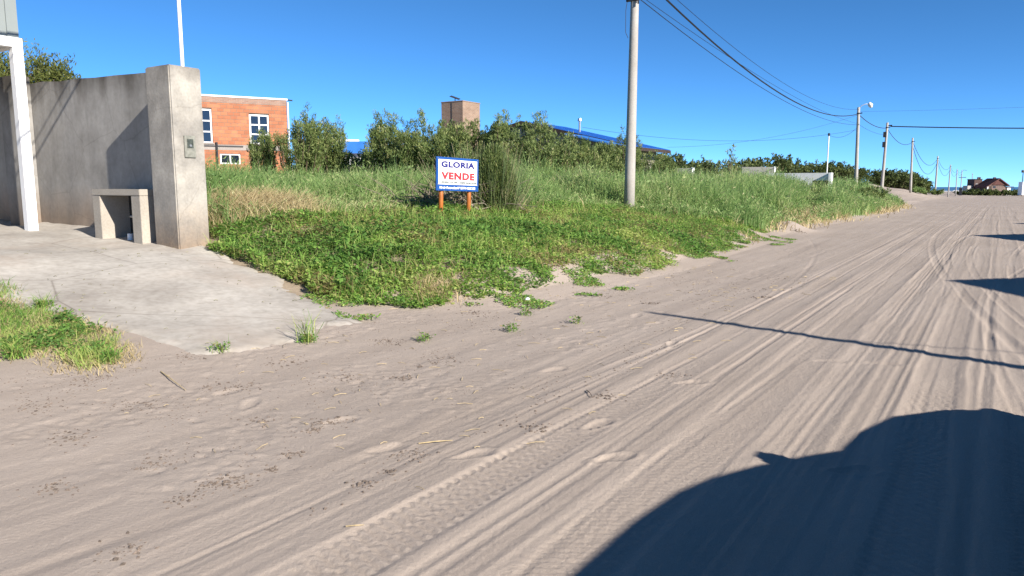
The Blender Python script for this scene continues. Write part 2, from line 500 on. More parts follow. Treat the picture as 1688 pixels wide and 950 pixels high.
def H(x, y):
    """broad ground height, without ruts"""
    x, y = np.asarray(x, float), np.asarray(y, float)
    d = edge_x(y) - x                     # metres inside the plots on the left
    lot = np.interp(d, [-1.5, -0.5, 0.0, 0.5, 2.0, 4.3, 7, 14, 25, 60], [0, 0.04, 0.13, 0.34, 0.62, 0.93, 1.08, 1.2, 1.5, 1.5])
    drv = np.interp(x, [-40, -16, -12.3, -10.6, -8.9, -7.3, -6.0, -5.0, -4.2], [0.9, 0.84, 0.73, 0.655, 0.47, 0.24, 0.10, 0.03, 0])
    k = sstep(6.0, 8.2, y - np.clip((-7.0 - x) * 0.14, 0, 0.6))
    left = drv * (1 - k) + lot * k
    fade = 1 - 0.75 * sstep(58, 100, y)
    left = left * fade
    # dunes beyond the plots
    left = left + 2.2 * np.exp(-((x + 27) / 11) ** 2 - ((y - 112) / 24) ** 2) + 1.4 * np.exp(-((x + 18) / 6) ** 2 - ((y - 125) / 18) ** 2)
    left = left + 0.5 * np.exp(-((x + 11) / 2.5) ** 2 - ((y - 118) / 14) ** 2) + 0.75 * np.exp(-((x + 13) / 3) ** 2 - ((y - 186) / 12) ** 2)
    # heap of dug-out sand beside the road
    left = left + 0.30 * np.exp(-((x + 5.9) / 0.55) ** 2 - ((y - 26.5) / 0.9) ** 2)
    right = 0.25 * sstep(5.0, 8.0, x) * (1 - sstep(58, 100, y))
    u = fbm(x * 0.35, y * 0.35, 3, 5)
    return road_z(y) + left + right + u * (0.03 + 0.10 * np.clip(d / 3, 0, 1) * (np.abs(x) < 300)) * sstep(-8, -2.5, x * 0 - np.abs(x + 8) * 0 + d * 3 - 3)


def ruts(x, y):
    """wheel ruts, tread prints, footprints and clods on the sand road"""
    z = np.zeros_like(x)
    wob = lambda s, a, l: a * (vnoise(y / l, y * 0 + s * 3.7, s) * 2)
    tracks = [  # x, wander, width, depth, tread, patch
        (-2.18, 0.05, 0.16, 0.016, 'lug', 1.0), (-1.80, 0.05, 0.030, 0.010, None, 1.0), (-1.40, 0.07, 0.19, 0.012, 'fine', 1.0),
        (-1.13, 0.06, 0.034, 0.010, None, 0.9), (-0.85, 0.10, 0.13, 0.020, 'rib', 0.9), (-0.58, 0.08, 0.03, 0.012, None, 1.0), (-0.28, 0.1, 0.14, 0.022, 'lug', 0.9),
        (0.02, 0.12, 0.04, 0.012, None, 1.0), (0.28, 0.12, 0.16, 0.026, 'fine', 1.0), (0.75, 0.15, 0.15, 0.026, 'lug', 1.0), (1.2, 0.15, 0.17, 0.02, 'rib', 1.0),
        (-2.52, 0.10, 0.04, 0.009, None, 0.8), (-2.9, 0.16, 0.15, 0.010, 'rib', 0.7), (-3.35, 0.2, 0.05, 0.008, None, 0.7), (-3.7, 0.25, 0.16, 0.010, None, 0.6),
        (-4.25, 0.25, 0.14, 0.010, 'lug', 0.5), (1.9, 0.2, 0.16, 0.03, 'rib', 1), (2.6, 0.2, 0.16, 0.03, 'lug', 1), (3.4, 0.2, 0.16, 0.02, 'rib', 1),
        (-0.45, 0.35, 0.05, 0.009, None, 1), (-1.25, 0.3, 0.05, 0.007, None, 1), (0.45, 0.5, 0.05, 0.010, None, 1)]
    tracks = [(a, b, c, d * (0.5 if e else 0.40), e, f) for (a, b, c, d, e, f) in tracks]
    tr_ = np.random.default_rng(3)
    for k in range(34):
        tracks.append((tr_.uniform(-3.0, 2.6), tr_.uniform(0.03, 0.35), tr_.uniform(0.017, 0.032), tr_.uniform(0.0022, 0.0050), None, tr_.uniform(0.6, 1.0)))
    for i, (x0, wa, w, dep, tr, pa) in enumerate(tracks):
        xc = x0 + wob(i + 40, wa, 9.0) + wob(i + 90, 0.012, 0.6) + 0.0016 * np.clip(y - 25, 0, 60) ** 1.5 * (0.6 if i % 3 else -0.2)
        d = (x - xc) / w
        ad = np.abs(d)
        on = pa * (0.55 + 0.45 * sstep(-0.15, 0.15, vnoise(y / 2.7, y * 0 + i * 1.9, 60 + i)))
        far = 1 - (0.45 if x0 > -0.7 else 0.1) * sstep(7, 14, y)
        z += (0.8 if x0 > -0.7 else 1.0) * on * far * (-dep * np.exp(-ad ** 4) + 0.62 * dep * np.exp(-((ad - 1.35) / 0.27) ** 2))
        if tr and dep:
            near = 1 - sstep(5.5, 8.5, y)
            if tr == 'lug':
                ph = np.sin(2 * np.pi * (y / 0.072 + 0.7 * d))
                z += near * on * 0.0060 * np.clip(ph * 2.5, -1, 1) * (ad < 0.93) * (ad > 0.12)
            elif tr == 'fine':
                ph = np.sin(2 * np.pi * (y / 0.052 + 0.5 * ad)) * np.sign(np.sin(2 * np.pi * d * 2.0))
                z += near * on * 0.0040 * np.clip(ph * 2, -1, 1) * (ad < 0.95)
            else:
                z += on * 0.0022 * np.cos(2 * np.pi * d * 2.5) * (ad < 0.95)
    # tracks of cars turning in and out on the right
    for k, (xa, ya, bend, w, dep) in enumerate(((-0.9, 22.0, 0.0065, 0.06, 0.007), (-0.45, 21.0, 0.0070, 0.05, 0.007), (0.3, 16.0, 0.006, 0.05, 0.006), (-1.6, 30.0, 0.004, 0.06, 0.007), (0.0, 10.5, 0.012, 0.04, 0.007), (-2.6, 9.0, -0.010, 0.04, 0.005))):
        xc = xa + bend * (y - ya) ** 2
        d = np.abs((x - xc) / w)
        z += (-dep * np.exp(-d ** 4) + 0.6 * dep * np.exp(-((d - 1.4) / 0.3) ** 2)) * (0.5 + vnoise(y / 3.1, y * 0 + k, 300 + k))
    # shoulder: trampled, crumbly sand
    sh = sstep(-2.4, -3.6, x + 0.25 * vnoise(x * 0.8, y * 0.8, 3)) * (1 - sstep(9, 30, y) * 0.6)
    cr = fbm(x * 3.1, y * 3.1, 5, 21)
    z += sh * (0.004 * cr + 0.016 * np.clip(fbm(x * 11, y * 11, 4, 31) - 0.30, 0, 1) - 0.03 * np.clip(fbm(x * 5.3, y * 4.6, 4, 37) - 0.42, 0, 1) + 0.0105 * fbm(x * 21, y * 21, 2, 38) * sstep(-0.05, 0.25, fbm(x * 1.4, y * 1.4, 3, 39)))
    z += 0.0022 * fbm(x * 6, y * 3.0, 4, 8) + 0.002 * fbm(x * 30, y * 24, 2, 9)
    # footprints
    fr = np.random.default_rng(5)
    prints = [(-2.45, 3.35, 0.5), (-2.95, 3.15, 0.4), (-2.1, 4.25, 0.2), (-1.15, 7.0, 1.2), (-0.75, 7.15, 1.4), (-0.55, 4.3, 0.9), (-1.75, 3.75, 0.6), (-1.95, 5.6, 0.8)]
    for k in range(9):
        prints.append((fr.uniform(-5.6, -2.6), fr.uniform(3.0, 9.0), fr.uniform(-0.7, 1.4)))
    for (px, py, a) in prints:
        dx, dy = x - px, y - py
        nearm = (np.abs(dx) < 0.35) & (np.abs(dy) < 0.35)
        if not nearm.any(): continue
        u = (dx[nearm] * math.cos(a) - dy[nearm] * math.sin(a)) / 0.05
        v = (dx[nearm] * math.sin(a) + dy[nearm] * math.cos(a)) / 0.135
        w = 1 + 0.25 * np.sin(v * 2.2)
        r = np.sqrt((u / w) ** 2 + v ** 2)
        z[nearm] += -0.010 * np.exp(-r ** 4) + 0.006 * np.exp(-((r - 1.25) / 0.25) ** 2)
    return z


def axis(segs):
    out = []
    for a, b, f in segs:
        x = a
        while x < b:
            out.append(x)
            x += f(x)
    out.append(segs[-1][1])
    return np.array(out)


xs_l = -axis([(6.3, 12, lambda x: 0.08), (12, 4000, lambda x: max(0.09, 0.12 * (x - 10.5)))])[::-1]
xs_m = np.concatenate([np.arange(-6.28, -2.76, 0.022), np.arange(-2.75, 1.0, 0.014)])
xs_r = axis([(1.0, 4000, lambda x: max(0.035, 0.15 * (x - 0.6)))])
XS = np.concatenate([xs_l, xs_m, xs_r])
ys_n = axis([(1.9, 32, lambda y: max(0.0165, 0.0070 * y - 0.014)), (32, 9000, lambda y: 0.035 * y)])
ys_b = -axis([(-1.85, 200, lambda y: max(0.1, 0.16 * (y + 2.4)))])[::-1]
YS = np.concatenate([ys_b, ys_n])
GX, GY = np.meshgrid(XS, YS)
gx, gy = GX.ravel(), GY.ravel()
gz = H(gx, gy)
msk = (gx > -6.9) & (gx < 4.5) & (gy > 0) & (gy < 90)
ed = edge_x(gy)
fadeM = (sstep(0.4, -0.5, ed - gx) * sstep(4.5, 3.5, gx) * (1 - sstep(50, 90, gy)))
rz = np.zeros_like(gz)
rz[msk] = ruts(gx[msk], gy[msk]) * fadeM[msk]
gz = gz + rz
soil = sstep(0.1, 0.9, (ed - gx) + 0.7 * fbm(gx * 0.9, gy * 0.9, 3, 77)) * (1 - sstep(62, 75, gy))
soil = soil * 0.85
nx, ny = len(XS), len(YS)
idx = np.arange(nx * ny).reshape(ny, nx)
quads = np.stack([idx[:-1, :-1], idx[:-1, 1:], idx[1:, 1:], idx[1:, :-1]], -1).reshape(-1, 4)
g = add('ground', np_mesh('ground', np.stack([gx, gy, gz], 1), quads, soil, smooth=True), sand)
tag(g, 'grey beige sand road and plots with wheel ruts running to the sea', kind='structure')


def Hs(x, y):
    """height of the actual surface at one point"""
    x, y = np.array([float(x)]), np.array([float(y)])
    z = H(x, y)
    if -6.9 < x[0] < 4.5 and 0 < y[0] < 90:
        z = z + ruts(x, y) * sstep(0.4, -0.5, edge_x(y) - x)
    return float(z[0])


# concrete driveway: a thin, slightly worn slab that dives under the sand at its ragged edge
DP = np.array([(-5.75, 3.95), (-5.65, 5.0), (-5.85, 5.65), (-7.35, 6.25), (-8.8, 6.55), (-10.3, 6.75), (-10.6, 7.05), (-22, 7.05), (-22, 3.2), (-8.9, 3.62), (-7.7, 3.68), (-6.8, 3.78), (-6.2, 3.78)])


def poly_sd(x, y, P):
    d = np.full(x.shape, 1e9); s = np.ones(x.shape)
    n = len(P); j = n - 1
    for i in range(n):
        e = P[j] - P[i]; wx, wy = x - P[i][0], y - P[i][1]
        t = np.clip((wx * e[0] + wy * e[1]) / (e @ e), 0, 1)
        d = np.minimum(d, (wx - e[0] * t) ** 2 + (wy - e[1] * t) ** 2)
        c1, c2, c3 = y >= P[i][1], y < P[j][1], e[0] * wy > e[1] * wx
        fl = (c1 & c2 & c3) | (~c1 & ~c2 & ~c3)
        s = np.where(fl, -s, s); j = i
    return s * np.sqrt(d)         # negative inside


dxs = np.concatenate([np.arange(-22, -11, 0.15), np.arange(-11, -5.3, 0.045)])
dys = np.arange(3.1, 7.3, 0.045)
dx_, dy_ = [a.ravel() for a in np.meshgrid(dxs, dys)]
sd = poly_sd(dx_, dy_, DP) - 0.06 + 0.30 * fbm(dx_ * 1.9, dy_ * 1.9, 5, 50)
dz = H(dx_, dy_) + np.where(dx_ > -6.9, 0.0, 0.0) + 0.045 * sstep(0.10, -0.12, sd) - 0.02 + 0.008 * fbm(dx_ * 1.5, dy_ * 1.5, 3, 51)
dz = np.where(sd > 0.16, dz - 0.12, dz)
di = np.arange(len(dxs) * len(dys)).reshape(len(dys), len(dxs))
dq = np.stack([di[:-1, :-1], di[:-1, 1:], di[1:, 1:], di[1:, :-1]], -1).reshape(-1, 4)
keep = (sd[dq] < 0.3).any(1)
used, inv = np.unique(dq[keep], return_inverse=True)
drive = add('driveway', np_mesh('driveway', np.stack([dx_, dy_, dz], 1)[used], inv.reshape(-1, 4), smooth=True), M_slab)
tag(drive, 'worn pale cement driveway sloping up to the wall', kind='structure')

sea = MB()
sea.v = [(-9000, 900, -4.0), (9000, 900, -4.0), (9000, 15000, -4.0), (-9000, 15000, -4.0)]
sea.f = [(0, 1, 2, 3)]
tag(sea.build('sea', M_sea), 'blue sea beyond the beach', kind='structure')
fo = MB()
for k in range(60):
    x0 = -600 + k * 20
    fo.box(x0, x0 + 19, 915 + 6 * math.sin(k), 930 + 9 * math.sin(k * 1.7), -4.2, -2.6 + 0.5 * math.sin(k * 2.3))
tag(fo.build('surf_line', M_foam, bpy.data.objects['sea']), kind='stuff')


# ------------------------------------------------------------------ boundary wall, pillar, niche
wall = empty('boundary_wall', (-10.6, 7.0, 0))
tag(wall, 'grey cement rendered wall with a thick end pillar beside the driveway', 'wall')
mb = MB()
zt = lambda x: 3.33 + 0.029 * (-10.65 - x)
b = len(mb.v)
xs = [-10.66 - 0.6 * i for i in range(20)]
for x in xs:
    t = zt(x) + 0.012 * math.sin(x * 5) + random.uniform(-.006, .006)
    mb.v += [(x + 10.6, 0.0, 0.3), (x + 10.6, 0.0, t), (x + 10.6, 0.2, t), (x + 10.6, 0.2, 0.3)]
for i in range(len(xs) - 1):
    for k in range(4):
        a, c = b + 4 * i + k, b + 4 * i + (k + 1) % 4
        mb.f.append((a, c, c + 4, a + 4))
mb.f += [(b, b + 1, b + 2, b + 3), (b + 4 * (len(xs) - 1) + 3, b + 4 * (len(xs) - 1) + 2, b + 4 * (len(xs) - 1) + 1, b + 4 * (len(xs) - 1))]
mb.build('wall_panel', M_wall, wall)
# end pillar
pm = MB().box(-0.14, 0.46, -0.50, 0.02, 0.2, 3.30).mesh('end_pillar', bevel=0.018)
pil = add('end_pillar', pm, M_pillar, wall)
pil['label'] = 'thick end pillar of the wall, sunlit on its street side'
mc = MB()
mc.box(0.462, 0.485, -0.33, -0.15, 1.98, 2.30)
mc.build('meter_cover', simple('meter_cover_grey', (0.20, 0.20, 0.17), 0.5, var=0.25, scale=20), pil, bevel=0.004)
MB().box(0.487, 0.492, -0.29, -0.19, 2.12, 2.25).build('meter_window', simple('meter_window_dark', (0.06, 0.07, 0.06), 0.2, var=0.4, scale=25), pil)
MB().tube([(0.487, -0.24, 2.155), (0.50, -0.24, 2.155)], 0.018, 10).build('meter_lock', M_steel, pil)
# second buttress, behind the white post
MB().box(-5.3, -4.72, -0.30, -0.002, 0.3, 3.58).build('buttress', M_wall, wall, bevel=0.012)

niche = empty('meter_niche', (-11.65, 6.42, H(-11.65, 6.42)))
tag(niche, 'low cement meter niche open at the front, standing against the wall', 'niche')
NZ0 = float(H(-11.65, 6.42))
B = 0.01
MB().box(-0.684, 0.684, 0.002, 0.555, 0.74, 0.84).build('top_slab', M_niche, niche, bevel=0.008)
MB().box(-0.68, -0.46, 0.006, 0.55, -0.30, 0.738).build('leg', M_niche, niche, bevel=0.006)
MB().box(0.44, 0.68, 0.006, 0.55, -0.30, 0.738).build('leg', M_niche, niche, bevel=0.006)
MB().box(-0.455, 0.435, 0.48, 0.55, -0.25, 0.735).build('back_panel', simple('niche_shade_render', (0.03, 0.029, 0.028), 0.9, var=0.3), niche)  # back painted near black to stand for the shade inside the niche
MB().tube([(-0.02, 0.22, -0.02), (-0.02, 0.22, 0.13)], 0.045, 14).build('pipe_cap', M_bottle, niche)
MB().tube([(0.12, 0.30, -0.02), (0.12, 0.30, 0.34), (0.0, 0.30, 0.40), (-0.12, 0.30, 0.40)], 0.018, 8).build('supply_pipe', M_steel, niche)
MB().tube([(0.26, 0.32, 0.0), (0.26, 0.32, 0.5), (0.34, 0.32, 0.55), (0.43, 0.32, 0.55)], 0.022, 8).build('riser_pipe', M_redpaint, niche)
mb = MB().box(0.02, 0.24, 0.26, 0.36, 0.33, 0.47)
mb.build('gas_meter', M_steel, niche, bevel=0.02)
mb = MB().tube([(0.30, 0.22, -0.03), (0.30, 0.22, 0.02), (0.30, 0.22, 0.24), (0.30, 0.22, 0.29)], [0.06, 0.09, 0.09, 0.03], 14)
mb.build('gas_bottle', simple('grey_bottle', (0.32, 0.34, 0.38), 0.5), niche)

# thin white service pole behind the pillar
sp = atd(301, 112, 12.0)
pole = empty('service_pole', (sp.x, sp.y, 0.9))
tag(pole, 'thin white painted metal pole rising behind the wall pillar', 'pole')
MB().tube([(0, 0, 0), (0, 0, 4.55)], 0.028, 10).build('shaft', M_white, pole)
MB().tube([(0, 0, 4.5), (0.02, 0, 4.7), (0.10, -0.05, 4.74), (0.16, -0.08, 4.66)], 0.022, 8).build('weatherhead', M_dark, pole)
W1 = Vector((sp.x, sp.y, 5.4))

# neighbour's house front: grey clad upper floor on a white steel portal
ph = atd(52, 377, 13.0)
nb = empty('grey_house', (ph.x, ph.y, ph.z))
tag(nb, 'house with grey clad upper floor over a white steel portal frame', 'house')
hz = 3.22
MB().box(-0.08, 0.08, -0.08, 0.08, -0.05, hz - 0.16).build('post', M_white, nb, bevel=0.006)
MB().box(-0.08, 0.08, -6.0, 0.08, hz - 0.158, hz).build('beam', M_white, nb, bevel=0.006)
MB().box(-0.08, 0.08, -6.0, -5.84, -0.05, hz - 0.16).build('post', M_white, nb, bevel=0.006)
MB().box(-6.0, -0.082, -0.08, 0.06, hz - 0.155, hz - 0.005).build('cross_beam', M_white, nb)
MB().box(-6.0, 0.02, -6.1, 0.02, hz + 0.002, hz + 2.9).build('upper_wall', M_grey, nb)
MB().box(0.02, 0.045, -0.13, 0.045, hz + 0.004, hz + 2.9).build('corner_trim', M_grey, nb)
for k in range(4):
    MB().box(0.021, 0.028, -1.45 - k * 1.3, -1.43 - k * 1.3, hz + 0.01, hz + 2.88).build('cladding_joint', M_dark, nb)
MB().box(-6.0, -5.8, -6.0, 0.0, -0.05, hz - 0.16).build('rear_wall', M_offwhite, nb)


# ------------------------------------------------------------------ the sale sign
def text_mesh(txt, size, width, bold=0.0, shear=0.0):
    cu = bpy.data.curves.new('t', 'FONT')
    cu.body = txt; cu.size = size; cu.offset = bold; cu.shear = shear; cu.align_x = 'CENTER'; cu.align_y = 'CENTER'
    cu.extrude = 0.0015
    cu.resolution_u = 3
    cu.space_character = 1.0 + bold * 14
    o = bpy.data.objects.new('t', cu)
    COL.objects.link(o)
    dg = bpy.context.evaluated_depsgraph_get()
    me = bpy.data.meshes.new_from_object(o.evaluated_get(dg))
    bpy.data.objects.remove(o)
    bpy.data.curves.remove(cu)
    co = np.empty(len(me.vertices) * 3, dtype=np.float32)
    me.vertices.foreach_get('co', co)
    co = co.reshape(-1, 3)
    co[:, 0] -= (co[:, 0].max() + co[:, 0].min()) / 2
    co[:, 0] *= width / (co[:, 0].max() - co[:, 0].min())
    co[:, 1] -= (co[:, 1].max() + co[:, 1].min()) / 2
    co[:, 1] *= size / (co[:, 1].max() - co[:, 1].min())
    me.vertices.foreach_set('co', co.ravel())
    me.update()
    return me


sg = atd(755, 288, 16.0)
sign = empty('sale_sign', (sg.x, sg.y, sg.z), 0)
tag(sign, 'white and blue sale board reading GLORIA VENDE on two orange posts', 'sign')
# board faces +X turned a little towards the camera; local x = right on the board, z = up, front = -y
yawS = math.radians(90 - 9.3)
sign.rotation_euler = (0, math.radians(1.6), yawS)
SW, SH = 1.24, 0.70
MB().box(-SW / 2, SW / 2, 0.0, 0.03, -SH / 2, SH / 2).build('board', M_signblue, sign, bevel=0.004)
MB().box(-SW / 2 + 0.055, SW / 2 - 0.055, -0.006, -0.002, -SH / 2 + 0.13, SH / 2 - 0.05).build('white_panel', M_signwhite, sign)


def letters(txt, size, width, x, z, mat, y=-0.0085, bold=0.0, shear=0.0):
    add('lettering', text_mesh(txt, size, width, bold, shear), mat, sign, (x, y, z), (math.pi / 2, 0, 0))


for bx_ in (-0.58, 0.58):
    for bz_ in (-0.22, 0.32):
        MB().tube([(bx_, -0.001, bz_), (bx_, -0.008, bz_)], 0.010, 8).build('bolt', M_steel, sign)
letters('GLORIA', 0.130, 0.98, 0.0, 0.200, M_navy, bold=0.0065)
letters('Inmobiliaria', 0.038, 0.36, 0.34, 0.086, M_greyink, shear=0.2)
letters('VENDE', 0.155, 0.98, 0.0, -0.038, M_red, bold=0.0085)
for w_, x_, wd_ in (('02255', -0.40, 0.22), ('15-451', -0.12, 0.24), ('2255', 0.13, 0.17), ('5645-0196', 0.41, 0.33)):
    letters(w_, 0.042, wd_, x_ * 0.95, -0.172, M_greyink, bold=0.003)
for w_, x_, wd_ in (('Maria', -0.46, 0.18), ('Fernandez', -0.19, 0.30), ('Nº', 0.02, 0.07), ('2774', 0.17, 0.18), ('CUC', 0.36, 0.14), ('25', 0.50, 0.09)):
    letters(w_, 0.052, wd_, x_ * 0.95, -0.285, M_signwhite, y=-0.003, bold=0.004)
MB().tube([(-0.525, -0.0065, -0.172), (-0.525, -0.009, -0.172)], 0.018, 8).build('phone_icon', simple('icon_green', (0.10, 0.42, 0.2), 0.5), sign)
for x in (-0.41, 0.41):
    o = MB().tube([(x, 0.085, -1.25), (x, 0.085, 0.30)], 0.052, 12).build('post', M_orange, sign, smooth=True)

# ------------------------------------------------------------------ power poles
POLES = []


def power_pole(base, top, label, r0=0.165, r1=0.105, deco=None, group='concrete power poles along the left of the road'):
    o = empty('power_pole', (base.x, base.y, base.z))
    tag(o, label, 'pole', group)
    t = top - base
    n = 6
    MB().tube([t * (i / n) for i in range(n + 1)], [r0 + (r1 - r0) * i / n for i in range(n + 1)], 14).build('shaft', M_pole, o, smooth=True)
    MB().tube([t + Vector((0, 0, -0.02)), t + Vector((0, 0, 0.05))], [r1 * 1.05, r1 * 0.8], 14).build('cap', M_pole, o)
    k = t - t.normalized() * 0.45
    MB().tube([k + Vector((0, 0, -.05)), k + Vector((0, 0, .05))], r1 * 1.25, 12).build('clamp_band', M_dark, o)
    MB().tube([k + Vector((r1, 0, 0)), k + Vector((r1 + 0.18, 0, 0.03))], [0.035, 0.05], 8).build('insulator', M_dark, o)
    return o, t


pd = [  # u_top, v_top, u_base, v_base, dist, label
    (1048, -58, 1037, 338, 22, 'nearest concrete power pole, cut off by the top of the picture'),
    (1415.5, 178, 1411, 309, 62, 'concrete power pole carrying a street lamp on a curved arm'),
    (1463, 203, 1453, 312, 77, 'leaning concrete power pole with dark boxes, where a cable crosses the road'),
    (1504.5, 228, 1500, 329, 101, 'concrete power pole standing in sand at the end of the tall grass'),
    (1546, 258, 1541, 323, 162, 'distant concrete power pole with a small bush at its foot'),
    (1567, 272, 1562.5, 328, 225, 'far concrete power pole, two before the one with a crossarm'),
    (1578, 279, 1575, 325, 280, 'far concrete power pole just before the one with a crossarm'),
    (1586, 281, 1583, 322, 300, 'far power pole with a crossarm and a dark transformer box'),
    (1603, 286, 1602.5, 320, 360, 'farthest thin power pole beside the dark block house')]
for (ut, vt, ub, vb, d, lab) in pd:
    bs = atd(ub, vb, d)
    zg = Hs(bs.x, bs.y)
    tp = atd(ut, vt, d)
    bs.z = zg - 0.15
    o, t = power_pole(bs, tp, lab, 0.165 if d < 150 else 0.2, 0.11 if d < 150 else 0.14)
    POLES.append((o, bs, tp))

o, bs, tp = POLES[0]
t = tp - bs
for zz, s in ((6.95, 1), (6.80, -1)):
    q = t * ((zz - bs.z) / t.z)
    MB().box(q.x - 0.20, q.x + 0.20, q.y - 0.15, q.y - 0.09, zz - bs.z - 0.035, zz - bs.z + 0.035).build('bracket', M_dark, o)
q = t * ((7.02 - bs.z) / t.z)
for dx in (-0.19, -0.02, 0.17):
    MB().tube([q + Vector((dx, -0.2, -0.06)), q + Vector((dx, -0.2, 0.0)), q + Vector((dx, -0.2, 0.11))], [0.03, 0.06, 0.05], 10).build('insulator', M_dark if dx < 0.1 else M_bottle, o)
MB().tube([q + Vector((-0.14, -0.12, 0)), q + Vector((-0.2, -0.16, -0.5)), q + Vector((-0.19, -0.16, -1.1)), q + Vector((-0.13, -0.12, -1.25))], 0.008, 5).build('loose_lead', M_black, o)
MB().tube([q + Vector((0.15, -0.12, 0)), q + Vector((0.17, -0.14, -0.35))], 0.025, 6).build('cable_clamp', M_black, o)
# lamp on the second pole
o, bs, tp = POLES[1]
t = tp - bs
rt = Vector((math.cos(YAW), math.sin(YAW), 0))
arm = [t + Vector((0, 0, -0.1)), t + rt * 0.25 + Vector((0, 0, 0.18)), t + rt * 0.55 + Vector((0, 0, 0.30)), t + rt * 0.75 + Vector((0, 0, 0.30))]
MB().tube(arm, 0.03, 8).build('lamp_arm', M_steel, o)
e = t + rt * 0.75 + Vector((0, 0, 0.30))
MB().tube([e, e + rt * 0.08 + Vector((0, 0, 0.02)), e + rt * 0.22 + Vector((0, 0, -0.10)), e + rt * 0.28 + Vector((0, 0, -0.28))], [0.06, 0.16, 0.19, 0.10], 12).build('lamp_head', M_offwhite, o, smooth=True)
o, bs, tp = POLES[2]
t = tp - bs
for zz in (0.72, 0.85):
    q = t * zz
    MB().box(q.x - 0.28, q.x + 0.02, q.y - 0.28, q.y - 0.12, q.z - 0.28, q.z + 0.28).build('junction_box', M_dark, o, bevel=0.02)
q = t * 0.965
MB().tube([q + Vector((-0.1, 0, 0)), q + Vector((0.45, 0, 0.02))], 0.06, 8).build('dead_end', M_dark, o)
o, bs, tp = POLES[7]
t = tp - bs
q = t * 0.72
MB().box(q.x - 1.0, q.x + 1.6, q.y - 0.1, q.y + 0.1, q.z - 0.1, q.z + 0.12).build('crossarm', M_dark, o)
MB().box(-0.55, 0.5, -0.5, 0.4, 0.0, 3.2).build('transformer_cabinet', M_dark, o, bevel=0.05)
MB().tube([t, t + Vector((0.8, 0.4, 0.1)), t + Vector((1.6, 0.9, -0.1))], 0.07, 6).build('lamp_arm', M_dark, o)


def cable(a, b, sag, r, label, mat=M_black, n=26, group='overhead cables', name='overhead_cable'):
    a, b = Vector(a), Vector(b)
    pts = []
    for i in range(n + 1):
        s = i / n
        q = a.lerp(b, s)
        q.z -= 4 * sag * s * (1 - s)
        pts.append(q - a)
    o = MB().tube(pts, r, 5).build(name, mat, None, a)
    tag(o, label, 'cable', group)
    return o


def pt(i, dz, dx=0.0):
    o, bs, tp = POLES[i]
    f = (tp.z + dz - bs.z) / (tp.z - bs.z)
    return bs.lerp(tp, f) + Vector((dx, 0, 0))


cable(pt(0, -0.25, 0.12), pt(1, -0.45, 0.1), 1.50, 0.030, 'thickest black bundled cable between the nearest pole and the lamp pole')
cable(pt(0, 0.02, 0.05), pt(1, -0.12, 0.05), 1.15, 0.009, 'thin upper wire between the nearest pole and the lamp pole')
cable(pt(0, -0.95, 0.15), pt(1, -1.35, 0.1), 0.95, 0.012, 'thin lower wire leaving the nearest pole below its brackets')
cable(pt(0, -0.85, 0.15), pt(1, -1.30, 0.1), 0.55, 0.008, 'lowest but one thin wire leaving the nearest pole')
prev = Vector((-8.6, -24.0, 7.6))
cable(prev, pt(0, -0.72, -0.1), 0.9, 0.012, 'wire entering the picture top beside the nearest pole')
cable(prev + Vector((0, 0, 0.5)), pt(0, -0.25, 0), 1.0, 0.03, 'bundled cable reaching the nearest pole from behind the camera')
cable(pt(1, -0.5), pt(2, -0.5), 0.35, 0.03, 'bundled cable between the lamp pole and the leaning pole')
cable(pt(1, -1.3), pt(2, -1.2), 0.2, 0.012, 'thin wire between the lamp pole and the leaning pole')
cable(pt(2, -0.5), pt(3, -0.5), 0.9, 0.03, 'bundled cable between the leaning pole and the pole in the sand')
for i, (s1, s2) in ((3, (2.2, 3.2)), (4, (1.6, 2.6)), (5, (1.2, 2.0)), (6, (0.8, 1.2))):
    nm = ('pole in the sand', 'distant pole with the bush', 'pole two before the crossarm', 'pole just before the crossarm')[i - 3]
    cable(pt(i, -0.4), pt(i + 1, -0.5), s1, 0.035, 'upper slack cable running seaward from the ' + nm)
    cable(pt(i, -0.9), pt(i + 1, -1.2), s2, 0.035, 'lower slack cable running seaward from the ' + nm)
# crossing the road to the right
rp = Vector((30.0, 90.0, 6.9))
cable(pt(2, -0.35, 0.3), rp, 0.45, 0.055, 'thick twin cable crossing the road towards the right edge')
# service drops
cable(atd(960, 210, 50), pt(1, -1.75), 0.9, 0.010, 'faint service wire running from the blue roof to the lamp pole')
cable(atd(1100, 243, 56), pt(1, -0.55), 0.6, 0.008, 'fainter service wire rising from the blue roof eave to the lamp pole')
wp_top = atd(1366.5, 223, 58)
cable(wp_top, pt(1, -1.5), 0.45, 0.012, 'short sagging wire between the thin white pole and the lamp pole')
cable(pt(1, -0.3), Vector((26, 88, 9.6)), 0.4, 0.007, 'very thin wire rising from the lamp pole to the right')


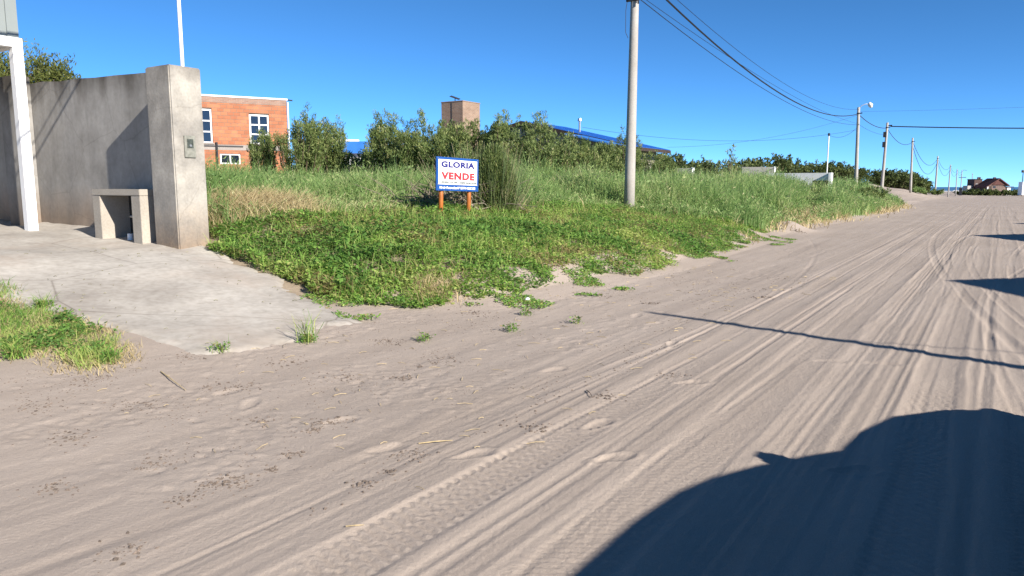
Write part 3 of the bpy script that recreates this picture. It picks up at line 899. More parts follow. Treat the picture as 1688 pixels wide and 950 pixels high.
# ------------------------------------------------------------------ buildings
def window(parent, u0, u1, z0, z1, cols, rows, y=-0.02, frame=0.07, mat=None, name='window'):
    """a window in the local x-z plane, front towards -y: frame mesh, bars and a pane per light"""
    fm = MB()
    fm.box(u0, u1, y - 0.05, y + 0.03, z0, z0 + frame).box(u0, u1, y - 0.05, y + 0.03, z1 - frame, z1)
    fm.box(u0, u0 + frame, y - 0.048, y + 0.03, z0 + frame, z1 - frame).box(u1 - frame, u1, y - 0.048, y + 0.03, z0 + frame, z1 - frame)
    cw, rh = (u1 - u0 - frame) / cols, (z1 - z0 - frame) / rows
    for c in range(1, cols):
        x = u0 + frame / 2 + c * cw
        fm.box(x - frame * 0.45, x + frame * 0.45, y - 0.045, y + 0.03, z0 + frame, z1 - frame)
    for r in range(1, rows):
        z = z0 + frame / 2 + r * rh
        fm.box(u0 + frame, u1 - frame, y - 0.042, y + 0.03, z - frame * 0.4, z + frame * 0.4)
    w = fm.build(name, mat or M_white, parent)
    for c in range(cols):
        for r in range(rows):
            x0 = u0 + frame / 2 + c * cw; z_ = z0 + frame / 2 + r * rh
            MB().box(x0 + 0.005, x0 + cw - 0.005, y - 0.015, y - 0.005, z_ + 0.005, z_ + rh - 0.005).build('pane', M_glass, w)
    return w


# orange brick house; local x runs along its lit front, 0 = its right-hand end, front towards -y
c = atd(475, 240, 42)
bh = empty('brick_house', (c.x, c.y, 0), math.radians(90 - 28.5))
tag(bh, 'unfinished orange hollow brick house with white framed windows behind the wall', 'house')
par = MB()
# front wall with real openings: assembled around the windows
WX = [(-4.95, -3.90, 3.82, 5.68), (-2.02, -0.97, 3.82, 5.50)]
LX = (-3.60, -2.55, 2.75, 3.32)
cuts = [-11.0, -4.95, -3.90, -2.02, -0.97, 0.0]
T = 0.25
ZB, ZT = 3.78, 6.28
for i in range(5):
    a, b2 = cuts[i], cuts[i + 1]
    if i in (1, 3):
        wz0, wz1 = WX[0][2:] if i == 1 else WX[1][2:]
        par.box(a, b2, 0, T, wz1, ZT)
        if wz0 > ZB: par.box(a, b2, 0, T, ZB, wz0)
    else:
        par.box(a, b2, 0, T, ZB, ZT)
par.box(-11.0, LX[0], 0, T, 0.8, 3.5).box(LX[1], 0.0, 0, T, 0.8, 3.5).box(LX[0], LX[1], 0, T, LX[3], 3.5).box(LX[0], LX[1], 0, T, 0.8, LX[2])
par.box(-T, 0, T, 8, 0.8, ZT).box(-11, -11 + T, T, 8, 0.8, ZT).box(-11 + T, -T, 8 - T, 8, 0.8, ZT)
par.build('wall', M_brick, bh)
MB().box(-11.0, 0.003, -0.012, T, 3.502, ZB - 0.002).build('ring_beam', M_concrete_beam, bh)
MB().box(-11.0, 0.004, -0.015, -0.002, ZT - 0.30, ZT).build('parapet_course', brick_mat('parapet_brick', (0.34, 0.20, 0.14), (0.27, 0.15, 0.11), (0.30, 0.25, 0.21), 0.25, 0.075), bh)
MB().box(-11.0, 0.06, -0.05, 8.05, ZT + 0.002, ZT + 0.09).build('roof_coping', M_offwhite, bh)
MB().box(-10.7, -0.3, 0.26, 7.7, ZB - 0.05, ZB).build('floor_slab', M_concrete_beam, bh)
for w in WX: MB().box(w[0] - 0.05, w[1] + 0.05, -0.07, -0.002, w[2] - 0.02, w[2] + 0.05).build('sill', M_concrete_beam, bh); window(bh, w[0] + 0.01, w[1] - 0.01, w[2] + (0.08 if w[2] < ZB else 0.02), w[3] - 0.05, 2, 3, y=0.12, frame=0.085)
window(bh, LX[0] + 0.01, LX[1] - 0.01, LX[2] + 0.01, LX[3] - 0.01, 2, 1, y=0.1)
MB().tube([(-3.75, -0.06, 1.0), (-3.75, -0.06, 3.9)], 0.06, 8).build('prop', M_dark, bh)
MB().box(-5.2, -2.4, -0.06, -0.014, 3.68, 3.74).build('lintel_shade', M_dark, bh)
MB().tube([(-0.05, 0.1, ZT + 0.05), (0.35, 0.1, ZT + 0.02)], 0.04, 6).build('rebar', M_dark, bh)
MB().tube([(0.05, -0.06, 0.9), (0.05, -0.06, ZT - 0.1)], 0.045, 8).build('drain_pipe', M_offwhite, bh)

# brick water tower
c = atd(763, 200, 45)
ztop = atd(763, 167, 45).z
tw = empty('brick_tower', (c.x, c.y, 0))
tag(tw, 'square brown brick water tower with a panel on top, above the shrubs', 'tower')
MB().box(-1.62, 0, 0, 1.75, 1.0, ztop).build('shaft', M_brown, tw, bevel=0.01)
MB().box(-1.64, 0.02, -0.02, 1.77, ztop + 0.002, ztop + 0.05).build('coping', M_brown, tw)
sp_ = MB().tube([(-0.95, 0.5, ztop), (-0.95, 0.5, ztop + 0.30)], 0.025, 6).build('panel_stand', M_dark, tw)
o = MB().box(-0.30, 0.30, -0.18, 0.18, -0.015, 0.015).build('solar_panel', M_dark, tw, (-0.95, 0.5, ztop + 0.31), (0.25, 0.35, 0.4))
MB().tube([(-0.8, -0.02, ztop - 1.6), (-0.8, -0.02, ztop)], 0.012, 5).build('conduit', M_dark, tw)

# house with the blue metal roof: ridge runs with the road
bl = empty('blue_roof_house', (-29.5, 46.5, 0))
tag(bl, 'low house with a wide blue metal gable roof and dark eaves behind shrubs', 'house')
zr, ze = 6.28, 4.22
EX = 8.9
prof = lambda x: zr - abs(x) * (zr - ze) / EX
MB().poly_prism([(-8.0, 0.3, 1.0), (8.0, 0.3, 1.0), (8.0, 0.3, prof(8) - 0.3), (0, 0.3, zr - 0.3), (-8.0, 0.3, prof(8) - 0.3)], (0, 5.8, 0)).build('wall', simple('house_render', (0.30, 0.26, 0.22), 0.9), bl)
for s, nm in ((1, 'right'), (-1, 'left')):
    th = 0.10
    MB().poly_prism([(0, 0, zr), (s * EX, 0, ze), (s * EX, 0, ze - th), (0, 0, zr - th)], (0, 6.6, 0)).build('roof', M_blue, bl)
    n = 11
    rb = MB()
    for k in range(24):
        y0 = 0.15 + k * 0.275
        rb.poly_prism([(0.02 * s, y0, zr + 0.003), (s * (EX - 0.01), y0, ze + 0.003), (s * (EX - 0.01), y0, ze + 0.028), (0.02 * s, y0, zr + 0.028)], (0, 0.05, 0))
    rb.build('roof_rib', M_blue, bl)
    MB().poly_prism([(0, -0.04, zr + 0.02), (s * (EX + .02), -0.04, ze + 0.02), (s * (EX + .02), -0.04, ze - 0.26), (0, -0.04, zr - 0.26)], (0, 0.035, 0)).build('barge_board', M_wood, bl)
    MB().box(min(s * EX, s * (EX + 0.04)), max(s * EX, s * (EX + 0.04)), 0.0, 6.6, ze - 0.24, ze - 0.01).build('fascia', M_wood, bl)
# porch bay carrying the right eave forward
MB().poly_prism([(5.2, -2.9, prof(5.2) - 0.02), (EX, -2.9, ze - 0.02), (EX, -2.9, ze - 0.12), (5.2, -2.9, prof(5.2) - 0.12)], (0, 2.84, 0)).build('porch_roof', M_blue, bl)
MB().box(EX + 0.002, EX + 0.05, -2.9, -0.05, ze - 0.28, ze - 0.03).build('porch_fascia', M_wood, bl)
MB().box(EX - 0.35, EX - 0.1, -2.8, -2.55, 1.0, ze - 0.14).build('porch_post', M_white, bl)
MB().box(7.2, 8.3, -0.3, 0.28, 1.3, 3.3).build('porch_door', M_offwhite, bl)
MB().tube([(3.2, 3, 5.2), (3.2, 3, 6.35)], 0.08, 8).build('flue', M_steel, bl)
MB().tube([(3.2, 3, 6.35), (3.2, 3, 6.55)], [0.16, 0.13], 10).build('flue_cowl', M_steel, bl)

# scrap of another blue roof seen between the shrubs
c = atd(587, 236, 58)
b2 = empty('small_blue_house', (c.x, c.y, 0), math.radians(35))
tag(b2, 'small far house whose blue roof edge shows between two shrubs', 'house')
MB().box(-2.6, 1.2, 0.3, 3.6, 1.0, 4.2).build('wall', M_offwhite, b2)
MB().poly_prism([(-3.2, 0, 4.25), (-3.2, 4, 5.0), (-3.2, 4, 5.1), (-3.2, 0, 4.35)], (5.0, 0, 0)).build('roof', M_blue, b2)
MB().box(-3.2, 1.8, -0.06, -0.002, 4.1, 5.0).build('fascia', M_blue, b2)
MB().box(-3.2, 0.2, -0.07, 0.3, 5.002, 5.15).build('ridge_cap', M_offwhite, b2)

# white wall with a niche near the lamp pole
c = atd(1370, 300, 54)
zt_ = atd(1370, 285, 54).z
ww = empty('white_wall', (c.x, c.y, 0))
tag(ww, 'white garden wall with an open recess, half hidden by tall grass', 'wall')
MB().box(-4.6, -1.30, 0, 0.2, 0.6, zt_).build('wall_panel', M_offwhite, ww)
MB().box(-1.298, -0.16, 0.0, 0.2, 0.6, zt_ - 1.0).build('sill_panel', M_offwhite, ww)
MB().box(-1.298, -0.16, 0.0, 0.2, zt_ - 0.55, zt_ - 0.003).build('head_panel', M_offwhite, ww)
MB().box(-1.298, -0.16, 0.35, 0.45, zt_ - 1.2, zt_ - 0.4).build('recess_back', simple('recess_render', (0.20, 0.17, 0.15), 0.9, var=0.3), ww)
MB().box(-0.158, 0.02, -0.25, 0.5, 0.6, zt_ + 0.002).build('end_post', M_white, ww, bevel=0.01)
for dx in (-0.75, -0.32):
    MB().box(dx - 0.08, dx + 0.08, 0.12, 0.28, zt_ - 0.98, zt_ - 0.62).build('meter_box', M_dark, ww)
c2 = atd(1366.5, 286, 58)
wp = empty('thin_white_pole', (wp_top.x, wp_top.y, 1.0))
tag(wp, 'thin white service pole standing behind the white wall', 'pole')
MB().tube([(0, 0, 0), (0, 0, wp_top.z - 1.0)], 0.045, 8).build('shaft', M_white, wp)
MB().tube([(0, 0, wp_top.z - 1.05), (0, 0, wp_top.z - 0.85)], 0.085, 8).build('weatherhead', M_dark, wp)

for (u0, u1, v, d, lab) in ((1223, 1276, 275.5, 70, 'low grey block wall showing above the grass near the treeline'),
                            (1064, 1140, 277.5, 46, 'low grey block wall showing above the grass right of the nearest pole')):
    a, b3 = atd(u0, v, d), atd(u1, v, d)
    L_ = (b3 - a).length
    w = empty('block_wall', (a.x, a.y, 0), math.atan2(b3.y - a.y, b3.x - a.x))
    tag(w, lab, 'wall')
    MB().box(0, L_, 0, 0.2, 0.9, a.z).build('wall_panel', M_blockwall, w)
    MB().box(L_ + 0.002, L_ + 0.18, -0.04, 0.24, 0.9, a.z + 0.05).build('end_pier', M_offwhite, w)

# far houses by the sea
DF = 330.0
c = atd(1641, 315, DF)
zg = float(H(c.x, c.y)) - 0.3
fh = empty('beach_house', (c.x, c.y, zg), YAW * -1 + math.radians(20))
fh.rotation_euler = (0, 0, YAW)
fh.scale = (0.84, 0.84, 0.9)
tag(fh, 'far brown beach house with a dark red gable roof at the end of the road', 'house')
P = DF / F_PX
k = lambda u, v: ((u - 1641) * P, (308 - v) * P + CAM_H - zg)
z0 = 0
xl, xr, zp, zev = (1620 - 1641) * P, (1663 - 1641) * P, k(0, 291)[1], k(0, 301.5)[1]
MB().poly_prism([(xl + 2.2, 0, 0), (xr - 0.8, 0, 0), (xr - 0.8, 0, zev), (1.2, 0, zp - 0.4), (xl + 2.2, 0, zev - 0.2)], (0, 9, 0)).build('wall', simple('brown_stone', (0.17, 0.12, 0.10), 0.9, var=0.3, scale=1), fh)
xm = 1.2
for (xa, xb, zb) in ((xl, xm, zev - 1.3), (xr + 0.6, xm, zev - 0.6)):
    MB().poly_prism([(xa, -1.2, zb), (xb, -1.2, zp), (xb, -1.2, zp - 0.45), (xa, -1.2, zb - 0.45)], (0, 11, 0)).build('roof', M_redroof, fh)
MB().poly_prism([(xl + 3.5, -0.5, zev - 0.4), (xr - 1.2, -0.5, zev - 0.4), (xm, -0.5, zp - 0.5)], (0, 0.4, 0)).build('gable_boarding', M_redroof, fh)
MB().box(xm - 0.5, xm + 0.5, 3, 4, zp - 0.4, zp + 0.5).build('chimney', M_darkbrick, fh)
MB().box(xl + 0.6, xl + 1.2, -1.0, -0.4, 0, zev - 1.0).build('porch_post', M_offwhite, fh)
MB().box(xr + 0.8, xr + 2.6, 1, 4, 0, zev - 1.6).build('lean_to', M_offwhite, fh)
MB().box(xr + 0.4, xr + 4.0, 0.6, 4.4, zev - 1.58, zev - 1.2).build('lean_to_roof', M_wood, fh)
window(fh, xl + 4.2, xl + 5.6, zev - 1.9, zev - 1.0, 2, 1, y=-0.05, mat=M_wood)
MB().box(xl + 2.6, xl + 3.5, -0.12, -0.02, 0, zev - 1.0).build('door', M_wood, fh)

c = atd(1612, 315, DF + 8)
dk = empty('block_house', (c.x, c.y, zg), YAW)
dk.scale = (0.88, 0.88, 0.95)
tag(dk, 'far dark purple brown block house with two chimneys beside the red roof', 'house')
zt2 = (308 - 294.5) * P + CAM_H - zg
MB().box(-8 * P, 6.8 * P, 0, 6, 0, zt2).build('wall', M_darkbrick, dk)
MB().box(-8.6 * P, 7.4 * P, -0.3, 6.3, zt2 + 0.003, zt2 + 0.2).build('roof_slab', M_wood, dk)
for x in (0.6 * P, 4.0 * P):
    MB().box(x, x + 1.9 * P, 1.0, 1.8, zt2 + 0.2, zt2 + 1.1).build('chimney', M_darkbrick, dk)
MB().box(-18 * P, -8.8 * P, 1, 5, 0, zt2 * 0.62).build('side_wing', simple('pale_render', (0.42, 0.40, 0.38), 0.9), dk)
for x in (-5, 0.5):
    window(dk, x * P, (x + 3) * P, zt2 * 0.45, zt2 * 0.75, 2, 1, y=-0.02, mat=M_offwhite)

c = atd(1689, 316, 300)
wt = empty('beach_hut_tower', (c.x, c.y, float(H(c.x, c.y)) - 0.2), YAW)
tag(wt, 'far white tower hut with a mast, cut by the right edge', 'hut')
q = 300 / F_PX
MB().box(-4.2 * q, 6 * q, 0, 2.5, 2.6 * q, 24 * q).build('cabin', M_white, wt)
for x in (-4, 5.4):
    MB().box(x * q, (x + 0.6) * q, 0.1, 0.3, 0, 2.6 * q).build('stilt', M_wood, wt)
MB().tube([(-2.4 * q, 1, 24 * q), (-2.4 * q, 1, 40 * q)], 0.14, 6).build('mast', M_dark, wt)
MB().box(-4.4 * q, 1.0 * q, 0.6, 1.4, 39 * q, 43 * q).build('mast_head', M_dark, wt)


# ------------------------------------------------------------------ plants
def leaf_quads(C, D, Sd, Lg, Wd):
    """rhombic leaves: centre-base C, axis D, side Sd, length Lg, width Wd"""
    n = len(C)
    V = np.empty((n, 4, 3), np.float32)
    V[:, 0] = C
    V[:, 1] = C + D * (Lg * 0.5)[:, None] + Sd * (Wd * 0.5)[:, None]
    V[:, 2] = C + D * Lg[:, None]
    V[:, 3] = C + D * (Lg * 0.5)[:, None] - Sd * (Wd * 0.5)[:, None]
    return V.reshape(-1, 3), np.arange(n * 4).reshape(n, 4)


def unit(a): return a / np.maximum(np.linalg.norm(a, axis=1, keepdims=True), 1e-6)


def side_of(D):
    r = unit(rng.normal(size=D.shape))
    return unit(np.cross(D, r))


def blades(x, y, z, h, w, lean, tint):
    """grass blades of two bent quads"""
    n = len(x)
    a = rng.uniform(0, 2 * np.pi, n)
    ld = np.stack([np.cos(a), np.sin(a), np.zeros(n)], 1) * lean[:, None] + np.array([-0.12, 0.05, 0]) * lean[:, None]
    b = rng.uniform(0, 2 * np.pi, n)
    sd = np.stack([np.cos(b), np.sin(b), np.zeros(n)], 1)
    B0 = np.stack([x, y, z], 1)
    up = np.array([0, 0, 1.0])
    M1 = B0 + up * (h * 0.55)[:, None] + ld * (h * 0.30)[:, None]
    T1 = B0 + up * (h * (1 - 0.25 * np.clip(lean, 0, 1.2)))[:, None] + ld * (h * 0.95)[:, None]
    V = np.empty((n, 6, 3), np.float32)
    V[:, 0] = B0 - sd * (w * 0.5)[:, None]; V[:, 1] = B0 + sd * (w * 0.5)[:, None]
    V[:, 2] = M1 + sd * (w * 0.42)[:, None]; V[:, 3] = M1 - sd * (w * 0.42)[:, None]
    V[:, 4] = T1 + sd * (w * 0.10)[:, None]; V[:, 5] = T1 - sd * (w * 0.10)[:, None]
    i = np.arange(n)[:, None] * 6
    Q = np.concatenate([i + np.array([[0, 1, 2, 3]]), i + np.array([[3, 2, 4, 5]])], 0)
    return V.reshape(-1, 3), Q, np.repeat(tint, 6)


def merge(parts):
    vs, qs, ts, o = [], [], [], 0
    for v, q, t in parts:
        vs.append(v); qs.append(q + o); ts.append(t); o += len(v)
    return np.concatenate(vs), np.concatenate(qs), np.concatenate(ts)


def in_view(x, y, mg=3.0):
    f = -x * math.sin(YAW) + y * math.cos(YAW)
    r = x * math.cos(YAW) + y * math.sin(YAW)
    return (f > 1) & (np.abs(r) < f * 0.70 + mg)


def tall_x(y): return np.interp(y, [6.9, 8, 10, 12, 15, 19.8, 21, 22.5, 25, 30, 38, 52, 64, 70],
                                [-10.9, -10.9, -11.2, -11.0, -10.7, -9.6, -8.0, -6.8, -6.5, -6.45, -6.2, -5.9, -6.4, -9])


# creeping ground cover on the bank
N = 330000
x = rng.uniform(-12.4, -4.9, N); y = 6.2 + 19.0 * rng.random(N) ** 1.25
edge_n = edge_x(y) - x + 0.75 * fbm(x * 1.3, y * 1.3, 4, 101)
mound = fbm(x * 1.6, y * 1.6, 4, 102)
inside = (edge_n > 0.0) & (x > tall_x(y) - 1.2 * rng.random(N)) & in_view(x, y)
dsd = poly_sd(x, y, DP)
inside &= (dsd > 0.06 + 0.35 * (vnoise(x * 2.5, y * 2.5, 103) + 0.2)) & ~((y < 7.25) & (x < -10.0))
bare = fbm(x * 0.9, y * 0.9, 4, 104)
gap = fbm(x * 4.5, y * 4.5, 3, 107)
inside &= (gap + 0.55 * rng.random(N)) > 0.02
inside &= (bare + 0.6 * rng.random(N)) > -0.30 - 0.25 * sstep(0.3, 1.6, edge_n)
x, y, mound, edge_n, bare = x[inside], y[inside], mound[inside], edge_n[inside], bare[inside]
n = len(x)
dens = sstep(0.25, 1.2, edge_n)
hgt = (0.04 + 0.17 * np.clip(mound + 0.35, 0, 1) + 0.12 * np.clip(fbm(x * 4.5, y * 4.5, 3, 107), 0, 1)) * (0.35 + 0.65 * dens)
lev = rng.random(n) ** 0.6
z = H(x, y) + hgt * lev + 0.01
a = rng.uniform(0, 2 * np.pi, n)
D = unit(np.stack([np.cos(a), np.sin(a), rng.uniform(-0.25, 0.75, n)], 1))
Sd = unit(np.cross(D, np.stack([rng.normal(0, .35, n), rng.normal(0, .35, n), np.ones(n)], 1)))
Lg = rng.uniform(0.03, 0.072, n); Wd = Lg * rng.uniform(0.45, 0.85, n)
patch = fbm(x * 0.8, y * 0.8, 3, 105)
tint = np.clip(0.60 + 0.7 * patch + rng.normal(0, 0.2, n), 0.18, 1)
tint = np.where((fbm(x * 1.1, y * 1.1, 3, 106) > 0.22) & (rng.random(n) < 0.55), rng.uniform(0, 0.2, n), tint)
v, q = leaf_quads(np.stack([x, y, z], 1), D, Sd, Lg, Wd)
parts = [(v, q, np.repeat(tint, 4))]
# grassy shoots among the leaves
kx = rng.random(n) < 0.07
parts.append(blades(x[kx], y[kx], H(x[kx], y[kx]), rng.uniform(0.10, 0.32, kx.sum()) * (0.5 + 0.5 * dens[kx]), rng.uniform(.006, .012, kx.sum()), rng.uniform(.1, .9, kx.sum()),
                    np.clip(rng.normal(0.75, 0.2, kx.sum()), 0, 1)))
kx = (rng.random(n) < 0.035) & (patch > -0.05)       # dead stalks
parts.append(blades(x[kx], y[kx], H(x[kx], y[kx]) + 0.05, rng.uniform(0.08, 0.30, kx.sum()), rng.uniform(.005, .009, kx.sum()), rng.uniform(.5, 1.7, kx.sum()), rng.uniform(0, 0.12, kx.sum())))
big = np.where((fbm(x * 0.7, y * 0.7, 3, 108) > 0.15) & (rng.random(n) < 0.12))[0]      # a broader-leaved dark weed in patches
nb_ = len(big); a = rng.uniform(0, 2 * np.pi, nb_)
D = unit(np.stack([np.cos(a), np.sin(a), rng.uniform(0.1, 0.9, nb_)], 1))
v, q = leaf_quads(np.stack([x[big], y[big], z[big] + 0.03], 1), D, unit(np.cross(D, np.stack([rng.normal(0, .3, nb_), rng.normal(0, .3, nb_), np.ones(nb_)], 1))), rng.uniform(.07, .13, nb_), rng.uniform(.035, .065, nb_))
parts.append((v, q, np.repeat(rng.uniform(0.24, 0.5, nb_), 4)))
V_, Q_, T_ = merge(parts)
gc = add('ground_cover', np_mesh('ground_cover', V_, Q_, T_), M_cover)
tag(gc, 'low bright green creeping weeds covering the bank beside the road', 'ground cover', kind='stuff')

# straggling runners and sprigs on the sand and driveway in front
N = 15000
y = rng.uniform(4.0, 24, N); x = edge_x(y) + rng.uniform(-0.9, 1.0, N)
cl = fbm(x * 1.5, y * 1.5, 3, 110)
kx = (cl > 0.20 + 0.36 * sstep(-0.2, 1.6, x - edge_x(y))) & ((poly_sd(x, y, DP) > 0.0) | (cl > 0.52))
x, y = x[kx], y[kx]
n = len(x); rep = 7
x = np.repeat(x, rep) + rng.normal(0, 0.035, n * rep); y = np.repeat(y, rep) + rng.normal(0, 0.035, n * rep); n = len(x)
a = rng.uniform(0, 2 * np.pi, n)
D = unit(np.stack([np.cos(a), np.sin(a), rng.uniform(0, 0.8, n)], 1))
v, q = leaf_quads(np.stack([x, y, H(x, y) + 0.02], 1), D, side_of(D), rng.uniform(.02, .055, n), rng.uniform(.012, .03, n))
spg = add('weed_sprigs', np_mesh('weed_sprigs', v, q, np.repeat(np.clip(rng.normal(.45, .25, n), 0, 1), 4)), M_cover)
tag(spg, 'sparse green weed sprigs creeping out over the bare sand', 'weeds', kind='stuff')

# tall green grass over the plots
parts = []
for (N, per, y0, y1, xw, wmin, wmax) in ((66000, 9, 7.3, 24, 13, .009, .019), (72000, 9, 20, 45, 22, .016, .034), (32000, 7, 40, 72, 30, .03, .06)):
    nt0 = N // per
    y = rng.uniform(y0, y1, nt0); x = tall_x(y) - xw * rng.random(nt0) ** 1.7 + 0.25
    tid = np.repeat(np.arange(nt0), per)
    th = rng.uniform(0.62, 1.22, nt0); tt = rng.normal(-0.03, 0.16, nt0)
    sp0 = 0.06 + 0.0025 * y0
    x, y = x[tid] + rng.normal(0, sp0, len(tid)), y[tid] + rng.normal(0, sp0, len(tid))
    N = len(x)
    kx = in_view(x, y) & ~((y < 7.7) & (x < -9.9)) & (poly_sd(x, y, DP) > 0.3)
    # cleared ring behind the sign for the broom bush, dry patch behind the pillar
    kx &= ~(((x + 11.3) / 1.5) ** 2 + ((y - 14.4) / 1.3) ** 2 < rng.random(N))
    dryp = np.exp(-((x + 11.3) / 0.7) ** 2 - ((y - 8.7) / 0.8) ** 2)
    kx &= rng.random(N) > dryp * 1.1
    x, y, tid = x[kx], y[kx], tid[kx]; n = len(x)
    tuft = fbm(x * 0.55, y * 0.55, 4, 120)
    ein = tall_x(y) - x
    h = (0.60 + 0.55 * np.clip(tuft + 0.4, 0, 1.1)) * (0.42 + 0.58 * sstep(-0.2, 1.8, ein + 0.4 * tuft)) * rng.uniform(0.75, 1.1, n) * th[tid]
    h = h * (0.98 + 0.42 * sstep(18, 26, y))
    # trodden strip leading to the white wall's recess
    tq = np.clip((y - 28) / 26, 0, 1); ds = x - (-5.6 - 4.7 * tq)
    h = h * (1 - 0.86 * np.exp(-((ds + 0.1) / 0.8) ** 2) * (y > 26) * (y < 54.5))
    t = np.clip(0.45 + 0.5 * fbm(x * 0.35, y * 0.35, 3, 121) + tt[tid] + rng.normal(0, 0.12, n), 0, 1)
    t = np.where(rng.random(n) < 0.07, rng.uniform(0.85, 1, n), t)
    parts.append(blades(x, y, H(x, y) - 0.02, h, rng.uniform(wmin, wmax, n), rng.uniform(0.05, 0.75, n), t))
    # seed heads and leaflets near the tips
    m2 = rng.random(n) < 0.5
    xx, yy, hh = x[m2], y[m2], h[m2]; n2 = len(xx)
    a = rng.uniform(0, 2 * np.pi, n2)
    D = unit(np.stack([np.cos(a), np.sin(a), rng.uniform(0.0, 1.4, n2)], 1))
    sc = (wmin + wmax) * 0.5 / 0.012
    v, q = leaf_quads(np.stack([xx + rng.normal(0, .06, n2), yy + rng.normal(0, .06, n2), H(xx, yy) + hh * rng.uniform(0.35, 0.98, n2)], 1), D, side_of(D),
                      rng.uniform(.05, .13, n2) * sc ** 0.5, rng.uniform(.014, .034, n2) * sc ** 0.5)
    parts.append((v, q, np.repeat(np.clip(t[m2] + rng.normal(0.08, .15, n2), 0, 1), 4)))
V_, Q_, T_ = merge(parts)
tg = add('tall_grass', np_mesh('tall_grass', V_, Q_, T_), M_grass)
tag(tg, 'tall feathery light green grass filling the vacant plots', 'grass', kind='stuff')

# dry straw-coloured grass behind the pillar, along the lower fringe of the plot and beside the road
parts = []
N = 7500
x = rng.normal(-11.3, 0.5, N); y = rng.normal(8.75, 0.65, N)
kx = (y > 7.35) & (x < -9.7) & in_view(x, y, 1)
x, y = x[kx], y[kx]; n = len(x)
parts.append(blades(x, y, H(x, y) - 0.02, rng.uniform(0.2, 0.7, n) * np.exp(-((x + 11.8) / 2.2) ** 2), rng.uniform(.006, .013, n), rng.uniform(.3, 1.2, n), np.clip(rng.normal(.5, .25, n), 0, 1)))
N = 8000
y = rng.uniform(9, 64, N) ; x = tall_x(y) + rng.normal(0.1, 0.45, N) - 0.1
kx = in_view(x, y) & ((y > 18.5) | (rng.random(N) < 0.22)) & (fbm(x * 0.7, y * 0.7, 3, 131) + 0.25 * rng.random(N) > 0.05)
x, y = x[kx], y[kx]; n = len(x)
parts.append(blades(x, y, H(x, y) - 0.02, rng.uniform(0.12, 0.5, n), rng.uniform(.008, .018, n) * (1 + y / 30), rng.uniform(.4, 1.3, n), np.clip(rng.normal(.5, .25, n), 0, 1)))
N = 4200
y = rng.uniform(16, 60, N); x = edge_x(y) - rng.uniform(-0.35, 0.6, N)
kx = (fbm(x * 0.9, y * 0.5, 3, 132) > 0.0)
x, y = x[kx], y[kx]; n = len(x)
parts.append(blades(x, y, H(x, y) - 0.02, rng.uniform(0.06, 0.25, n), rng.uniform(.008, .02, n) * (1 + y / 40), rng.uniform(.4, 1.3, n), np.clip(rng.normal(.6, .25, n), 0, 1)))
N = 900      # brown tuft at the corner of the bank
x = rng.normal(-5.95, 0.17, N); y = rng.normal(7.35, 0.16, N)
parts.append(blades(x, y, H(x, y) - 0.02, rng.uniform(0.05, 0.20, N), rng.uniform(.004, .008, N), rng.uniform(.2, 1.1, N), np.clip(rng.normal(.35, .25, N), 0, 1)))
V_, Q_, T_ = merge(parts)
dg_ = add('dry_grass', np_mesh('dry_grass', V_, Q_, T_), M_dry)
tag(dg_, 'straw coloured dry grass behind the pillar and along the plot fringe', 'grass', kind='stuff')

# grass patch left of the driveway
parts = []
N = 36000
x = rng.uniform(-10.5, -5.7, N); y = rng.uniform(2.3, 4.1, N)
prox = poly_sd(x, y, np.array([(-11, 3.75), (-8.9, 3.60), (-7.9, 3.55), (-7.0, 3.55), (-6.35, 3.45), (-6.15, 3.05), (-6.6, 2.75), (-7.4, 2.85), (-8.0, 2.7), (-11, 2.6)])) + 0.35 * fbm(x * 2, y * 2, 4, 140)
kx = (prox + 0.28 * rng.random(N) < 0.10) & (fbm(x * 1.8, y * 1.8, 3, 141) + 0.5 * rng.random(N) > 0.22)
x, y, prox = x[kx], y[kx], prox[kx]; n = len(x)
t = np.clip(0.62 + 0.8 * fbm(x * 1.3, y * 1.3, 3, 142) + rng.normal(0, .25, n), 0, 1)
parts.append(blades(x, y, H(x, y) - 0.01, rng.uniform(0.04, 0.17, n) * (1 + 0.8 * np.clip(fbm(x * 1.5, y * 1.5, 2, 143), -.5, 1)), rng.uniform(.004, .009, n), rng.uniform(.2, 1.2, n), t))
m2 = (fbm(x * 2.2, y * 2.2, 3, 144) > 0.34)
xx, yy = np.repeat(x[m2], 3), np.repeat(y[m2], 3); n2 = len(xx)
a = rng.uniform(0, 2 * np.pi, n2)
D = unit(np.stack([np.cos(a), np.sin(a), rng.uniform(-.1, .8, n2)], 1))
v, q = leaf_quads(np.stack([xx + rng.normal(0, .03, n2), yy + rng.normal(0, .03, n2), H(xx, yy) + rng.uniform(0.01, 0.11, n2)], 1), D, side_of(D), rng.uniform(.025, .055, n2), rng.uniform(.012, .03, n2))
parts.append((v, q, np.repeat(np.clip(rng.normal(.3, .12, n2), 0.05, 1), 4)))
V_, Q_, T_ = merge(parts)
lp = add('verge_grass', np_mesh('verge_grass', V_, Q_, T_), M_cover)
tag(lp, 'patchy short green grass and weeds left of the driveway', 'grass', kind='stuff')
N = 20000
x = rng.uniform(-10.5, -5.6, N); y = rng.uniform(2.2, 4.0, N)
prox = poly_sd(x, y, np.array([(-11, 3.75), (-8.9, 3.60), (-7.0, 3.6), (-6.0, 3.5), (-5.9, 3.0), (-6.6, 2.55), (-7.6, 2.6), (-11, 2.3)])) + 0.3 * fbm(x * 2, y * 2, 3, 145)
kx = prox + 0.2 * rng.random(N) < 0.12
x, y = x[kx], y[kx]; n = len(x)
V_, Q_, T_ = blades(x, y, H(x, y) - 0.01, rng.uniform(.03, .12, n), rng.uniform(.003, .007, n), rng.uniform(.5, 1.6, n), np.clip(rng.normal(.4, .25, n), 0, 1))
